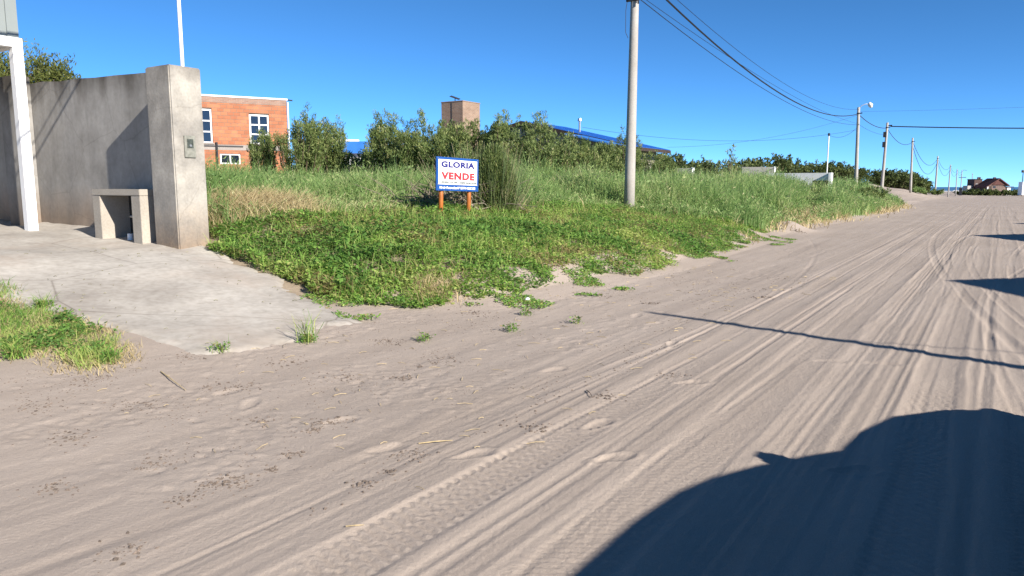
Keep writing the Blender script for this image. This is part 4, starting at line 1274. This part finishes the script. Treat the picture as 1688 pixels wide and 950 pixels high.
tag(add('verge_straw', np_mesh('verge_straw', V_, Q_, T_), M_dry), 'dead straw matted among the short grass left of the driveway', 'grass', kind='stuff')


def weed(u, v, z, label, h=0.28, n=40):
    r = ray(u, v); t = (z - CAM_H) / r[2]
    px, py = r[0] * t, r[1] * t
    gz_ = Hs(px, py)
    x = rng.normal(0, 0.04, n); y = rng.normal(0, 0.04, n)
    P1 = blades(x, y, np.zeros(n), rng.uniform(0.4, 1, n) * h, rng.uniform(.004, .009, n), rng.uniform(.3, 1.3, n), np.clip(rng.normal(.6, .3, n), 0, 1))
    nl = n * 3
    a = rng.uniform(0, 2 * np.pi, nl); rr = np.abs(rng.normal(0, .04, nl))
    D = unit(np.stack([np.cos(a), np.sin(a), rng.uniform(0, .6, nl)], 1))
    v_, q_ = leaf_quads(np.stack([rr * np.cos(a), rr * np.sin(a), rng.uniform(.01, .08, nl)], 1), D, side_of(D), rng.uniform(.02, .045, nl), rng.uniform(.01, .02, nl))
    V_, Q_, T_ = merge([P1, (v_, q_, np.repeat(np.clip(rng.normal(.3, .2, nl), 0, 1), 4))])
    o = add('weed_plant', np_mesh('weed_plant', V_, Q_, T_), M_cover, loc=(px, py, gz_ + 0.005))
    tag(o, label, 'weed')


weed(507, 562, 0.08, 'wiry weed with tall stems at the lower edge of the driveway', 0.36, 46)
weed(843, 540, 0.05, 'small green weed on bare sand, nearest below the stone', 0.10, 24)
weed(867, 515, 0.06, 'small green weed on bare sand directly below the white stone', 0.09, 20)
weed(365, 585, 0.06, 'dry thin weed at the bottom corner of the driveway', 0.18, 20)
weed(180, 600, 0.10, 'dark leafy weed at the lower tip of the verge grass', 0.20, 60)
weed(25, 585, 0.2, 'dark leafy weed at the left edge of the verge grass', 0.22, 70)
weed(70, 500, 0.38, 'leafy weed at the top of the verge grass beside the driveway', 0.22, 70)
weed(700, 560, 0.04, 'low yellowish weed on the sand near the bank corner', 0.10, 26)
weed(950, 528, 0.04, 'flat weed on the sand right of the white stone', 0.05, 20)


# shrubs ------------------------------------------------------------
def shrub(name, base, rx, ry, h, nleaf, label, mat=M_shrub, cat='shrub', group=None, leaf=(0.09, 0.17), wr=0.22, nb=26, plume=0.5, stems=True, low=0.12, sd=0, dome=False):
    r = np.random.default_rng(1000 + sd)
    o = empty(name, base)
    tag(o, label, cat, group)
    # branches rise from the foot and fan out
    a = r.uniform(0, 2 * np.pi, nb); rad = np.sqrt(r.random(nb))
    tipx, tipy = rx * rad * np.cos(a), ry * rad * np.sin(a)
    tipz = h * (0.55 + 0.45 * np.sqrt(np.clip(1 - rad ** 2, 0, 1))) * r.uniform(0.55, 1.12, nb)
    if dome == 2: tipz = h * (0.45 + 0.55 * np.sqrt(np.clip(1 - rad ** 2, 0, 1))) * r.uniform(0.78, 1.10, nb)
    elif dome: tipz = h * (0.35 + 0.60 * np.sqrt(np.clip(1 - rad ** 2, 0, 1))) * r.uniform(0.9, 1.06, nb)
    tips = np.stack([tipx, tipy, tipz], 1)
    foot = np.stack([tipx * 0.28, tipy * 0.28, np.full(nb, 0.0)], 1)
    if stems:
        tb = MB()
        for i in range(nb):
            mid = (foot[i] * 0.45 + tips[i] * 0.55) + r.normal(0, 0.05 * h, 3)
            tb.tube([foot[i], mid, tips[i]], [0.012 * h + 0.01, 0.006 * h + 0.006, 0.004], 5)
        tb.build('trunk', M_bark, o)
    # several side twigs per branch carry the leaves
    nt_ = 16
    bi = np.repeat(np.arange(nb), nt_); k = len(bi)
    s = r.uniform(low, 1.0, k) ** 0.8
    org = foot[bi] * (1 - s)[:, None] + tips[bi] * s[:, None] + r.normal(0, 0.03 * h, (k, 3))
    bd = unit(tips - foot)[bi]
    out = unit(np.stack([np.cos(r.uniform(0, 6.28, k)), np.sin(r.uniform(0, 6.28, k)), r.uniform(-.1, .9, k)], 1))
    td = unit(bd * plume + out * (1 - plume) + np.array([0, 0, .25]))
    tl = r.uniform(0.14, 0.36, k) * (0.5 + 0.28 * (rx + h) * 0.5)
    per = max(4, nleaf // k)
    ti = np.repeat(np.arange(k), per); n = len(ti)
    f = r.random(n)
    C = org[ti] + td[ti] * (tl[ti] * f)[:, None] + r.normal(0, 0.035 + 0.012 * h, (n, 3)) * (1.1 - 0.6 * f)[:, None]
    C[:, 2] = np.maximum(C[:, 2], 0.03)
    D = unit(td[ti] * 1.0 + r.normal(0, 0.55, (n, 3)))
    lg = r.uniform(leaf[0], leaf[1], n); w = lg * r.uniform(wr * 0.7, wr * 1.3, n)
    rr = unit(r.normal(size=D.shape)); Sd = unit(np.cross(D, rr))
    v, q = leaf_quads(C, D, Sd, lg, w)
    tw = r.normal(0, 0.16, k)
    t = np.clip(0.46 + tw[ti] + 0.22 * f - 0.1 + r.normal(0, .15, n), 0, 1)
    add('crown', np_mesh('crown', v, q, np.repeat(t, 4)), mat, o)
    return o


def gpt(u, d):
    q = atd(u, 300, d)
    return (q.x, q.y, float(H(q.x, q.y)) - 0.05)


def hfor(u, vtop, d):
    q = atd(u, vtop, d)
    return q.z - float(H(q.x, q.y)) + 0.05


G1 = 'tamarisk-like shrubs behind the vacant plot'
rows = [  # u, vtop, d, rx, leaves, label
    (437, 222, 33, 0.8, 7000, 'low dark shrub directly below the right window of the brick house'),
    (495, 191, 32, 1.35, 15000, 'tall dark green shrub in front of the brick house corner'),
    (541, 197, 33, 1.1, 11000, 'dark green shrub just right of the brick house'),
    (640, 187, 31, 1.05, 13000, 'tall feathery shrub between the small blue roof and the brick tower'),
    (693, 196, 30, 1.3, 15000, 'feathery shrub left of the brick tower'),
    (765, 200, 31, 1.5, 17000, 'shrub covering the foot of the brick tower'),
    (828, 186, 30, 0.85, 9000, 'slim shrub with a tall plume between the tower and the gable'),
    (880, 196, 32, 1.15, 14000, 'broad green shrub in front of the dark gable'),
    (940, 227, 33, 1.5, 15000, 'broad green shrub below the blue roof'),
    (985, 237, 33, 1.2, 11000, 'lower shrub in front of the blue roof porch'),
    (1070, 251, 41, 1.5, 10500, 'shrub hiding the wall below the end of the blue roof'),
    (1030, 220, 40, 0.8, 9000, 'loose shrub right behind the nearest power pole')]
for i, (u, vt, d, rx, nl, lab) in enumerate(rows):
    shrub('tamarisk_shrub', gpt(u, d), rx, rx * 0.9, hfor(u, vt, d) * 0.97, int(nl * 1.5), lab, group=G1, sd=i, nb=38 if nl > 10000 else 22, plume=0.55, wr=0.22, leaf=(0.09, 0.17), dome=2)
# dark understorey between them
for i, (u, vt, d, rx, lab) in enumerate(((594, 247, 33, 1.1, 'low dark shrub below the small blue roof'), (660, 232, 32, 1.1, 'low dark shrub between the two feathery shrubs'),
                                         (735, 225, 29, 1.3, 'low dark shrub left of the sale board'), (905, 234, 30, 1.5, 'low dark shrub right of the dry broom bush'), (968, 248, 31, 1.3, 'low dark shrub near the porch post'))):
    shrub('understorey_shrub', gpt(u, d), rx, 1.1, hfor(u, vt, d), 6500, lab, group='low dark shrubs under the tall ones', sd=50 + i, nb=24, plume=0.3, wr=0.3, dome=2)

# dry broom behind the sign: upright green-grey rods and pale dead stems
c = gpt(812, 17.4)
br = empty('broom_bush', c)
tag(br, 'upright broom bush of dark green rods and pale dead stems behind the sign', 'bush')
r = np.random.default_rng(77)


def rods(n, spread, hmin, hmax, lean, w, tl, th, cx=0.0, cy=0.0):
    x = r.normal(cx, spread, n); y = r.normal(cy, spread * 0.7, n)
    h = r.uniform(hmin, hmax, n)
    dirx = (x - cx) / max(spread, .01) * lean + r.normal(0, lean * 0.35, n); diry = (y - cy) / max(spread, .01) * lean + r.normal(0, lean * 0.35, n)
    D = unit(np.stack([dirx, diry, np.ones(n)], 1))
    P = []
    C = np.stack([x, y, np.full(n, -0.02)], 1)
    b_ = r.uniform(0, 2 * np.pi, n); S = np.stack([np.cos(b_), np.sin(b_), np.zeros(n)], 1)
    V = np.empty((n, 4, 3), np.float32)
    V[:, 0] = C - S * w * .5; V[:, 1] = C + S * w * .5; V[:, 2] = C + D * h[:, None] + S * w * .3; V[:, 3] = C + D * h[:, None] - S * w * .3
    return V.reshape(-1, 3), np.arange(4 * n).reshape(n, 4), np.repeat(r.uniform(tl, th, n), 4)


V_, Q_, T_ = merge([rods(520, 0.26, 0.5, 1.6, 0.12, 0.012, 0.0, 0.4, -0.03, 0.0), rods(360, 0.26, 0.3, 1.2, 0.18, 0.011, 0.1, 0.5, 0.05, 0.0), rods(220, 0.32, 0.7, 1.75, 0.14, 0.008, 0.45, 0.9, -0.2, 0.0)])
add('green_rods', np_mesh('green_rods', V_, Q_, T_), M_reed, br)
V_, Q_, T_ = merge([rods(260, 0.20, 0.3, 0.95, 0.4, 0.010, 0.55, 1.0, 0.22, 0.1), rods(150, 0.45, 0.5, 1.6, 0.45, 0.010, 0.5, 1.0, -0.75, 0.1)])
db = add('dead_stems', np_mesh('dead_stems', V_, Q_, T_), M_reed, br)
nl_ = 22000
a_ = r.uniform(0, 6.28, nl_); rr_ = 0.58 * np.sqrt(r.random(nl_)); zz_ = 1.6 * r.random(nl_) ** 0.9 * (1 - 0.45 * (rr_ / 0.58) ** 2)
D_ = unit(np.stack([np.cos(a_) * .5, np.sin(a_) * .5, r.uniform(.3, 1.5, nl_)], 1) + r.normal(0, .25, (nl_, 3)))
v, q = leaf_quads(np.stack([rr_ * np.cos(a_) * (1.1 - .25 * zz_) + 0.02, rr_ * np.sin(a_) * .7, zz_], 1), D_, unit(np.cross(D_, unit(r.normal(size=D_.shape)))), r.uniform(.05, .13, nl_), r.uniform(.008, .02, nl_))
add('twig_foliage', np_mesh('twig_foliage', v, q, np.repeat(np.clip(r.normal(.42, .2, nl_), 0, 1), 4)), M_shrub, br)
db['label'] = 'pale dead stems fanning out'
tb = MB()
for k in range(24):
    a = r.uniform(2.2, 4.2)
    L_ = r.uniform(0.5, 1.2)
    p0 = Vector((r.normal(0, .4), r.normal(0, .3), 0.02))
    tb.tube([p0, p0 + Vector((math.cos(a) * L_ * .5, math.sin(a) * L_ * .5, r.uniform(.1, .4))), p0 + Vector((math.cos(a) * L_, math.sin(a) * L_, r.uniform(0, .7)))], [.016, .011, .005], 5)
tb.build('fallen_stems', simple('grey_dead_wood', (0.30, 0.255, 0.20), 0.9, var=0.35, scale=12), br)
# brushwood pile of dark dead twigs left of the sign
c = gpt(722, 17.5)
bw = empty('brushwood', c)
tag(bw, 'tangle of dead grey branches lying behind and left of the sale board', 'branches')
tb = MB()
for k in range(120):
    a = r.uniform(0, 6.28); L_ = r.uniform(0.5, 1.5)
    p0 = Vector((r.normal(0, .5), r.normal(0, .4), r.uniform(0.0, .25)))
    e_ = p0 + Vector((math.cos(a) * L_, math.sin(a) * L_, r.uniform(-.05, .75)))
    tb.tube([p0, p0.lerp(e_, .5) + Vector((0, 0, .08)), e_], [.012, .009, .004], 4)
tb.build('branch_tangle', simple('grey_twig', (0.22, 0.18, 0.14), 0.9, var=0.4, scale=12), bw)

# treeline on the dune, and the round clump further on
G2 = 'dark shrubs on the dune behind the grass'
# skyline
tl = [(1075, 255, 75, 3.0, 'dark round shrub right behind the end of the blue roof'), (1110, 256, 78, 2.6, 'dark shrub between the blue roof and the dune trees'), (1180, 266, 88, 3.2, 'low shrub at the left end of the dune trees'),
      (1232, 262, 92, 3.0, 'dune shrub above the grey block wall'), (1268, 258, 92, 3.2, 'tallest clump of the dune trees'), (1300, 262, 94, 3.0, 'dune shrub right of the tallest clump'),
      (1335, 267, 100, 3.4, 'dune shrub left of the thin white pole'), (1375, 268, 100, 3.2, 'dune shrub just right of the thin white pole'), (1400, 275, 104, 2.6, 'last dune shrub before the lamp pole'), (1150, 264, 84, 2.6, 'pale low shrub on the skyline')]
for i, (u, vt, d, rx, lab) in enumerate(tl):
    shrub('dune_shrub', gpt(u, d), rx, rx, max(1.2, hfor(u, vt, d)), 5500, lab, M_tree, group=G2, leaf=(0.22, 0.38), wr=0.5, nb=46, plume=0.25, stems=True, low=0.15, sd=100 + i, dome=True)
for i, (u, vt, d, rx, lab) in enumerate(((1452, 281, 120, 2.6, 'left end of the round clump behind the leaning pole'), (1478, 281, 122, 3.0, 'middle of the round shrub clump behind the leaning pole'),
                                         (1500, 286, 124, 2.6, 'right side of the round clump, behind the pole in the sand'), (1520, 295, 126, 1.8, 'low outer end of the round clump beside the sand'))):
    shrub('round_shrub', gpt(u, d), rx, rx, max(1.5, hfor(u, vt, d)), 6500, lab, M_tree, group='rounded shrub clump before the sea', leaf=(0.25, 0.42), wr=0.55, nb=60, plume=0.2, stems=True, low=0.05, sd=130 + i, dome=True)
shrub('sapling', gpt(1208, 80), 0.6, 0.6, hfor(1208, 243, 80), 500, 'thin bare sapling sticking up over the dune trees', M_shrub, leaf=(0.2, 0.35), wr=0.3, nb=6, plume=0.9, sd=160)
shrub('small_bush', gpt(1425, 60), 0.65, 0.6, 1.25, 3000, 'small dark bush at the foot of the lamp pole', M_tree, leaf=(0.1, 0.2), wr=0.4, nb=16, plume=0.2, sd=161)
shrub('grass_bush', gpt(1405, 46), 1.1, 0.9, 1.05, 4500, 'dark green bush in the grass in front of the lamp pole', M_shrub, leaf=(0.1, 0.2), wr=0.35, nb=18, plume=0.3, sd=162)
shrub('grass_bush', gpt(1436, 48), 1.2, 0.9, 0.95, 4500, 'low bush in the grass right of the lamp pole', M_shrub, leaf=(0.1, 0.2), wr=0.35, nb=18, plume=0.3, sd=163)
shrub('dune_bush', gpt(1545, 160), 1.6, 1.2, 1.2, 1500, 'small dry bush at the foot of a distant pole', M_shrub, leaf=(0.3, 0.5), wr=0.35, nb=12, plume=0.3, sd=164)
shrub('dune_bush', gpt(1515, 104), 1.1, 0.8, 0.7, 1500, 'grey green tussock beside the pole in the sand', M_grass, leaf=(0.2, 0.4), wr=0.15, nb=12, plume=0.5, sd=165)
# hedge along the end of the road
hd = [(1592, 'left end of the hedge'), (1610, 'hedge below the dark block house'), (1630, 'hedge left of the beach house door'), (1650, 'hedge below the beach house'), (1670, 'hedge right of the beach house'), (1690, 'hedge end at the right picture edge')]
for i, (u, lab) in enumerate(hd):
    shrub('hedge_shrub', gpt(u, 318), 4.2, 2.0, 2.3 if i else 1.6, 1800, lab, M_tree, group='hedge at the end of the road', leaf=(0.5, 0.9), wr=0.5, nb=22, plume=0.2, stems=False, low=0.1, sd=170 + i)
# pines behind the left wall
for i, (u, vt, d, rx, lab) in enumerate(((50, 94, 24, 1.6, 'tallest yellow green pine top behind the left wall, beside the white post'), (96, 110, 24.5, 1.0, 'low pine top behind the wall right of the white post'), (2, 108, 24, 1.3, 'pine top seen through the white portal'))):
    shrub('pine_tree', gpt(u, d), rx, rx, hfor(u, vt, d) * 1.10, 12000, lab, M_pine, cat='tree', group='pines behind the wall', leaf=(0.10, 0.18), wr=0.24, nb=48, plume=0.4, low=0.5, sd=190 + i, dome=2)


# ------------------------------------------------------------------ clods, straw and small things on the sand
def clods(name, pts, sizes, mat, label):
    ico = [(1, 0, 0), (0, 1, 0), (-1, 0, 0), (0, -1, 0), (0, 0, 1), (0, 0, -1)]
    fc = [(0, 1, 4), (1, 2, 4), (2, 3, 4), (3, 0, 4), (1, 0, 5), (2, 1, 5), (3, 2, 5), (0, 3, 5)]
    V, Fc = [], []
    for (x, y, z), s in zip(pts, sizes):
        b_ = len(V)
        sx, sy, sz = s * random.uniform(.7, 1.6), s * random.uniform(.7, 1.6), s * random.uniform(.45, .8)
        for p_ in ico:
            j = random.uniform(.65, 1.3)
            V.append((x + p_[0] * sx * j, y + p_[1] * sy * j, z + p_[2] * sz * j))
        Fc += [tuple(b_ + i for i in f_) for f_ in fc]
    me = bpy.data.meshes.new(name)
    me.from_pydata(V, [], Fc)
    o = add(name, me, mat)
    tag(o, label, 'clods', kind='stuff')


def ground_uv(u, v, z=0.02):
    r_ = ray(u, v); t_ = (z - CAM_H) / r_[2]
    return r_[0] * t_, r_[1] * t_


pts, sz = [], []
spots = [(597, 793, 14, .10), (545, 690, 22, .16), (520, 705, 12, .1), (480, 745, 14, .1), (375, 790, 26, .16), (300, 820, 10, .1), (640, 565, 26, .2), (665, 620, 16, .1), (690, 600, 6, .05),
         (1075, 498, 14, .12), (1260, 488, 14, .2), (450, 768, 8, .06), (1300, 375, 40, .35), (1312, 385, 30, .3), (200, 900, 14, .14), (330, 800, 10, .1), (400, 640, 14, .2), (310, 600, 14, .2),
         (690, 510, 20, .2), (800, 497, 20, .25), (905, 470, 16, .3), (1110, 615, 10, .15), (1000, 650, 12, .15), (880, 700, 12, .12), (150, 640, 20, .22), (60, 680, 16, .2), (230, 670, 18, .2), (120, 720, 18, .2), (470, 600, 16, .22), (560, 620, 14, .2), (430, 690, 14, .16), (90, 800, 16, .14), (250, 760, 14, .14), (640, 770, 8, .05), (680, 745, 16, .12), (350, 640, 16, .2), (20, 610, 12, .2), (730, 590, 12, .2), (780, 520, 16, .25), (990, 490, 16, .3)]
for (u, v, n_, s_) in spots:
    cx, cy = ground_uv(u, v)
    for k in range(n_ * 4):
        px, py = cx + random.gauss(0, s_ * 0.45), cy + random.gauss(0, s_ * 0.4)
        pts.append((px, py)); sz.append(random.choice((.003, .004, .005, .007, .009)) * random.uniform(.7, 1.3) * (1 + py / 25))
# crumbs thrown up along two wheel edges and all over the shoulder
for k in range(90):
    y_ = random.uniform(2.2, 7.5); pts.append((-2.63 + random.gauss(0, .03), y_)); sz.append(random.uniform(.003, .011))
for k in range(600):
    y_ = random.uniform(2.4, 13); pts.append((random.uniform(-6.2, -2.9), y_)); sz.append(random.uniform(.0015, .006) * (1 + y_ / 25))
cr_ = np.random.default_rng(9)
cx_ = cr_.uniform(-6.3, -2.5, 9000); cy_ = 2.3 + 11 * cr_.random(9000) ** 1.3
ck_ = fbm(cx_ * 1.7, cy_ * 1.7, 4, 210) + 0.35 * cr_.random(9000) > 0.34
for a_, b_ in zip(cx_[ck_], cy_[ck_]):
    pts.append((a_, b_)); sz.append(cr_.uniform(.002, .006) * (1 + b_ / 30))
PA = np.array(pts)
zz = H(PA[:, 0], PA[:, 1]) + ruts(PA[:, 0], PA[:, 1]) * sstep(0.4, -0.5, edge_x(PA[:, 1]) - PA[:, 0])
clods('soil_clods', [(p_[0], p_[1], z_ + 0.2 * s_) for p_, z_, s_ in zip(pts, zz, sz)], sz, M_clod, 'soil clods and crumbs with shade painted into their dark colour on the sand shoulder')

tb = MB()
n_ = 260
sx_ = rng.uniform(-6.1, -2.2, n_); sy_ = rng.uniform(2.4, 14, n_)
sz_ = H(sx_, sy_) + ruts(sx_, sy_) * sstep(0.4, -0.5, edge_x(sy_) - sx_)
for i in range(n_):
    a = rng.uniform(0, 6.28); L_ = rng.uniform(.012, .06)
    d_ = Vector((math.cos(a) * L_, math.sin(a) * L_, 0))
    p_ = Vector((sx_[i], sy_[i], sz_[i] + 0.006))
    tb.tube([p_ - d_, p_ + Vector((0, 0, .006)), p_ + d_], 0.0016 + 0.0001 * sy_[i], 3, cap=False)
tag(tb.build('straw_litter', M_straw), 'bits of dry straw scattered over the sand shoulder', 'straw', kind='stuff')


tb = MB()
n_ = 150
sx_ = rng.uniform(-11, -5.9, n_); sy_ = rng.uniform(3.9, 6.7, n_)
kx = (poly_sd(sx_, sy_, DP) < -0.12) & (fbm(sx_ * 1.2, sy_ * 1.2, 3, 220) > -0.12)
for xx_, yy_ in zip(sx_[kx], sy_[kx]):
    a = rng.uniform(0, 6.28); L_ = rng.uniform(.008, .03)
    d_ = Vector((math.cos(a) * L_, math.sin(a) * L_, 0))
    p_ = Vector((xx_, yy_, float(H(xx_, yy_)) + 0.034))
    tb.tube([p_ - d_, p_ + Vector((0, 0, .008)), p_ + d_ * rng.uniform(.3, 1)], rng.uniform(.0015, .0035), 4, cap=False)
tag(tb.build('leaf_litter', simple('dull_litter', (0.22, 0.21, 0.12), 0.9, var=0.5, scale=3)), 'dull green and brown plant litter lying on the driveway', 'litter', kind='stuff')


def stick(u0, v0, u1, v1, r_, mat, label, name='stick'):
    a, b_ = ground_uv(u0, v0), ground_uv(u1, v1)
    A, Bv = Vector((a[0], a[1], Hs(*a) + r_ + .004)), Vector((b_[0], b_[1], Hs(*b_) + r_ + .004))
    m_ = A.lerp(Bv, .5) + Vector((0.01, -0.01, 0.008))
    o = MB().tube([A - A, m_ - A, Bv - A], [r_, r_ * .9, r_ * .5], 6).build(name, mat, None, A)
    tag(o, label, 'stick')


stick(266, 624, 306, 648, .005, M_straw, 'pale dry stick on the sand below the verge grass')
stick(690, 727, 746, 722, .004, M_straw, 'straight straw stalk lying in the middle of the sand')
stick(570, 864, 600, 860, .003, M_straw, 'short straw stalk near the lower edge of the picture')
stick(967, 640, 976, 652, .004, M_clod, 'short dark twig beside the tyre print')

a = ground_uv(869, 494, 0.10)
s_ = MB().tube([(0, 0, -.01), (0.005, 0, .012), (0, .005, .035), (0, 0, .05)], [.02, .042, .036, .012], 9)
o = s_.build('white_stone', M_bottle, None, (a[0], a[1], Hs(*a)), smooth=True)
tag(o, 'small white stone at the foot of the green bank', 'stone')

# ------------------------------------------------------------------ right side of the road (casts the shadows that cross it)
def cottage(x0, yc, zp, zev, half, label, depth=8.0):
    """gable-fronted cottage facing the road, ridge square to the road"""
    o = empty('cottage', (x0, yc, 0.2))
    tag(o, label, 'house', 'gabled cottages on the right of the road')
    zp -= 0.2; zev -= 0.2
    MB().poly_prism([(0.6, -half + .5, 0), (0.6, half - .5, 0), (0.6, half - .5, zev), (0.6, 0, zp - .35), (0.6, -half + .5, zev)], (depth - 1, 0, 0)).build('wall', M_offwhite, o)
    for s in (-1, 1):
        MB().poly_prism([(0, 0, zp), (0, s * half, zev), (0, s * half, zev - .15), (0, 0, zp - .15)], (depth, 0, 0)).build('roof', M_redroof, o)
    w = MB().box(0.53, 0.58, -1.9, -0.7, 1.0, 2.2).build('window', M_white, o)
    MB().box(0.51, 0.525, -1.8, -0.8, 1.1, 2.1).build('pane', M_glass, w)
    d_ = MB().box(0.53, 0.58, 0.5, 1.45, 0.02, 2.1).build('door', M_wood, o)
    MB().tube([(0.50, 0.62, 1.05), (0.53, 0.62, 1.05)], 0.03, 8).build('handle', M_steel, d_)
    MB().box(5, 5.7, 1.0, 1.7, zev - .1, zp + .6).build('chimney', M_darkbrick, o)


KX, KY = 0.973 / 0.51, 0.225 / 0.51      # shadow run per metre of height
for (ax, ay, zp, lab, sl) in ((-0.62, 14.27, 5.4, 'nearest gabled cottage right of the road', .40), (-0.65, 28.07, 5.6, 'second gabled cottage right of the road', .36), (0.58, 38.3, 5.2, 'third gabled cottage right of the road', .4)):
    half = 4.2
    cottage(ax + KX * zp, ay - KY * zp, zp, zp - half * sl, half, lab)

for (px, py, hh, lab) in ((8.2, 5.85, 6.1, 'concrete pole on the right whose shadow crosses the road'), (8.0, -8.0, 7.3, 'concrete pole on the right behind the camera')):
    power_pole(Vector((px, py, 0.1)), Vector((px, py, hh)), lab, .15, .055, group='poles on the right of the road')
cable(W1 + Vector((0.1, -0.05, 0.1)), (7.95, -7.95, 7.1), 0.15, 0.022, 'service wire from the white service pole across the road', group='service wires')
cable(W1 + Vector((-0.2, 0.05, 0.22)), (7.95, -7.95, 7.3), 0.10, 0.013, 'second service wire from the white service pole across the road', group='service wires')
cable((8.3, 5.85, 5.0), (11.0, 7.78, 3.78), 0.15, 0.010, 'service wire from the right hand pole to the nearest cottage', group='service wires')

# the car beside the camera: only its shadow reaches the picture
car = empty('parked_car', (2.18, 0, 0))
tag(car, 'dark car standing just right of the camera, outside the picture', 'car')
HW = 0.86
low = [(-1.25, 0.35), (5.55, 0.32), (5.82, 0.45), (5.80, 0.64), (5.50, 0.84), (5.05, 0.99), (4.55, 1.06), (4.2, 1.08), (0.2, 1.08), (-1.2, 1.05), (-1.35, .7)]
MB().poly_prism([(-HW, y_, z_) for y_, z_ in low], (2 * HW, 0, 0)).build('body', M_carpaint, car, bevel=0.07, smooth=True)
gh = MB()
a_ = [(-HW + .06, y_, z_) for y_, z_ in ((4.2, 1.05), (3.9, 1.165), (3.5, 1.30), (3.15, 1.395), (2.85, 1.445), (2.4, 1.475), (1.5, 1.485), (0.6, 1.48), (-0.2, 1.44), (-0.9, 1.20), (-1.15, 1.04))]
b_ = [(-HW + .06 + .28 * max(0, z_ - 1.06), y_, z_) for _, y_, z_ in a_]
gh.v = [tuple(p_) for p_ in b_] + [(-p_[0], p_[1], p_[2]) for p_ in b_]
NB_ = len(b_)
gh.f = [tuple(range(NB_)), tuple(range(2 * NB_ - 1, NB_ - 1, -1))] + [(i, i + NB_, (i + 1) % NB_ + NB_, (i + 1) % NB_) for i in range(NB_)]
gh.build('cabin', M_carpaint, car)
MB().poly_prism([(-HW + .13, 4.10, 1.10), (HW - .13, 4.10, 1.10), (HW - .2, 3.05, 1.385), (-HW + .2, 3.05, 1.385)], (0, 0.012, 0.014)).build('windscreen', M_glass, car)
for s in (-1, 1):
    MB().poly_prism([(s * (HW - .045), 3.55, 1.14), (s * (HW - .14), 2.75, 1.38), (s * (HW - .14), -0.2, 1.38), (s * (HW - .045), -.75, 1.14)], (s * .015, 0, 0.004)).build('side_window', M_glass, car)
    mm = MB().box(min(s * HW, s * (HW + .14)), max(s * HW, s * (HW + .14)), 3.66, 3.82, 1.08, 1.20)
    mm.build('wing_mirror', M_carpaint, car, bevel=0.03)
    MB().tube([(s * .55, 5.60, .72), (s * .55, 5.70, .72)], [.13, .11], 12).build('headlight', M_bottle, car)
    for y_ in (0.0, 4.35):
        w = MB().tube([(s * (HW - .2), y_, .33), (s * (HW + .01), y_, .33)], .33, 20).build('wheel', M_black, car)
        MB().tube([(s * (HW + .012), y_, .33), (s * (HW + .03), y_, .33)], .2, 14).build('rim', M_steel, w)
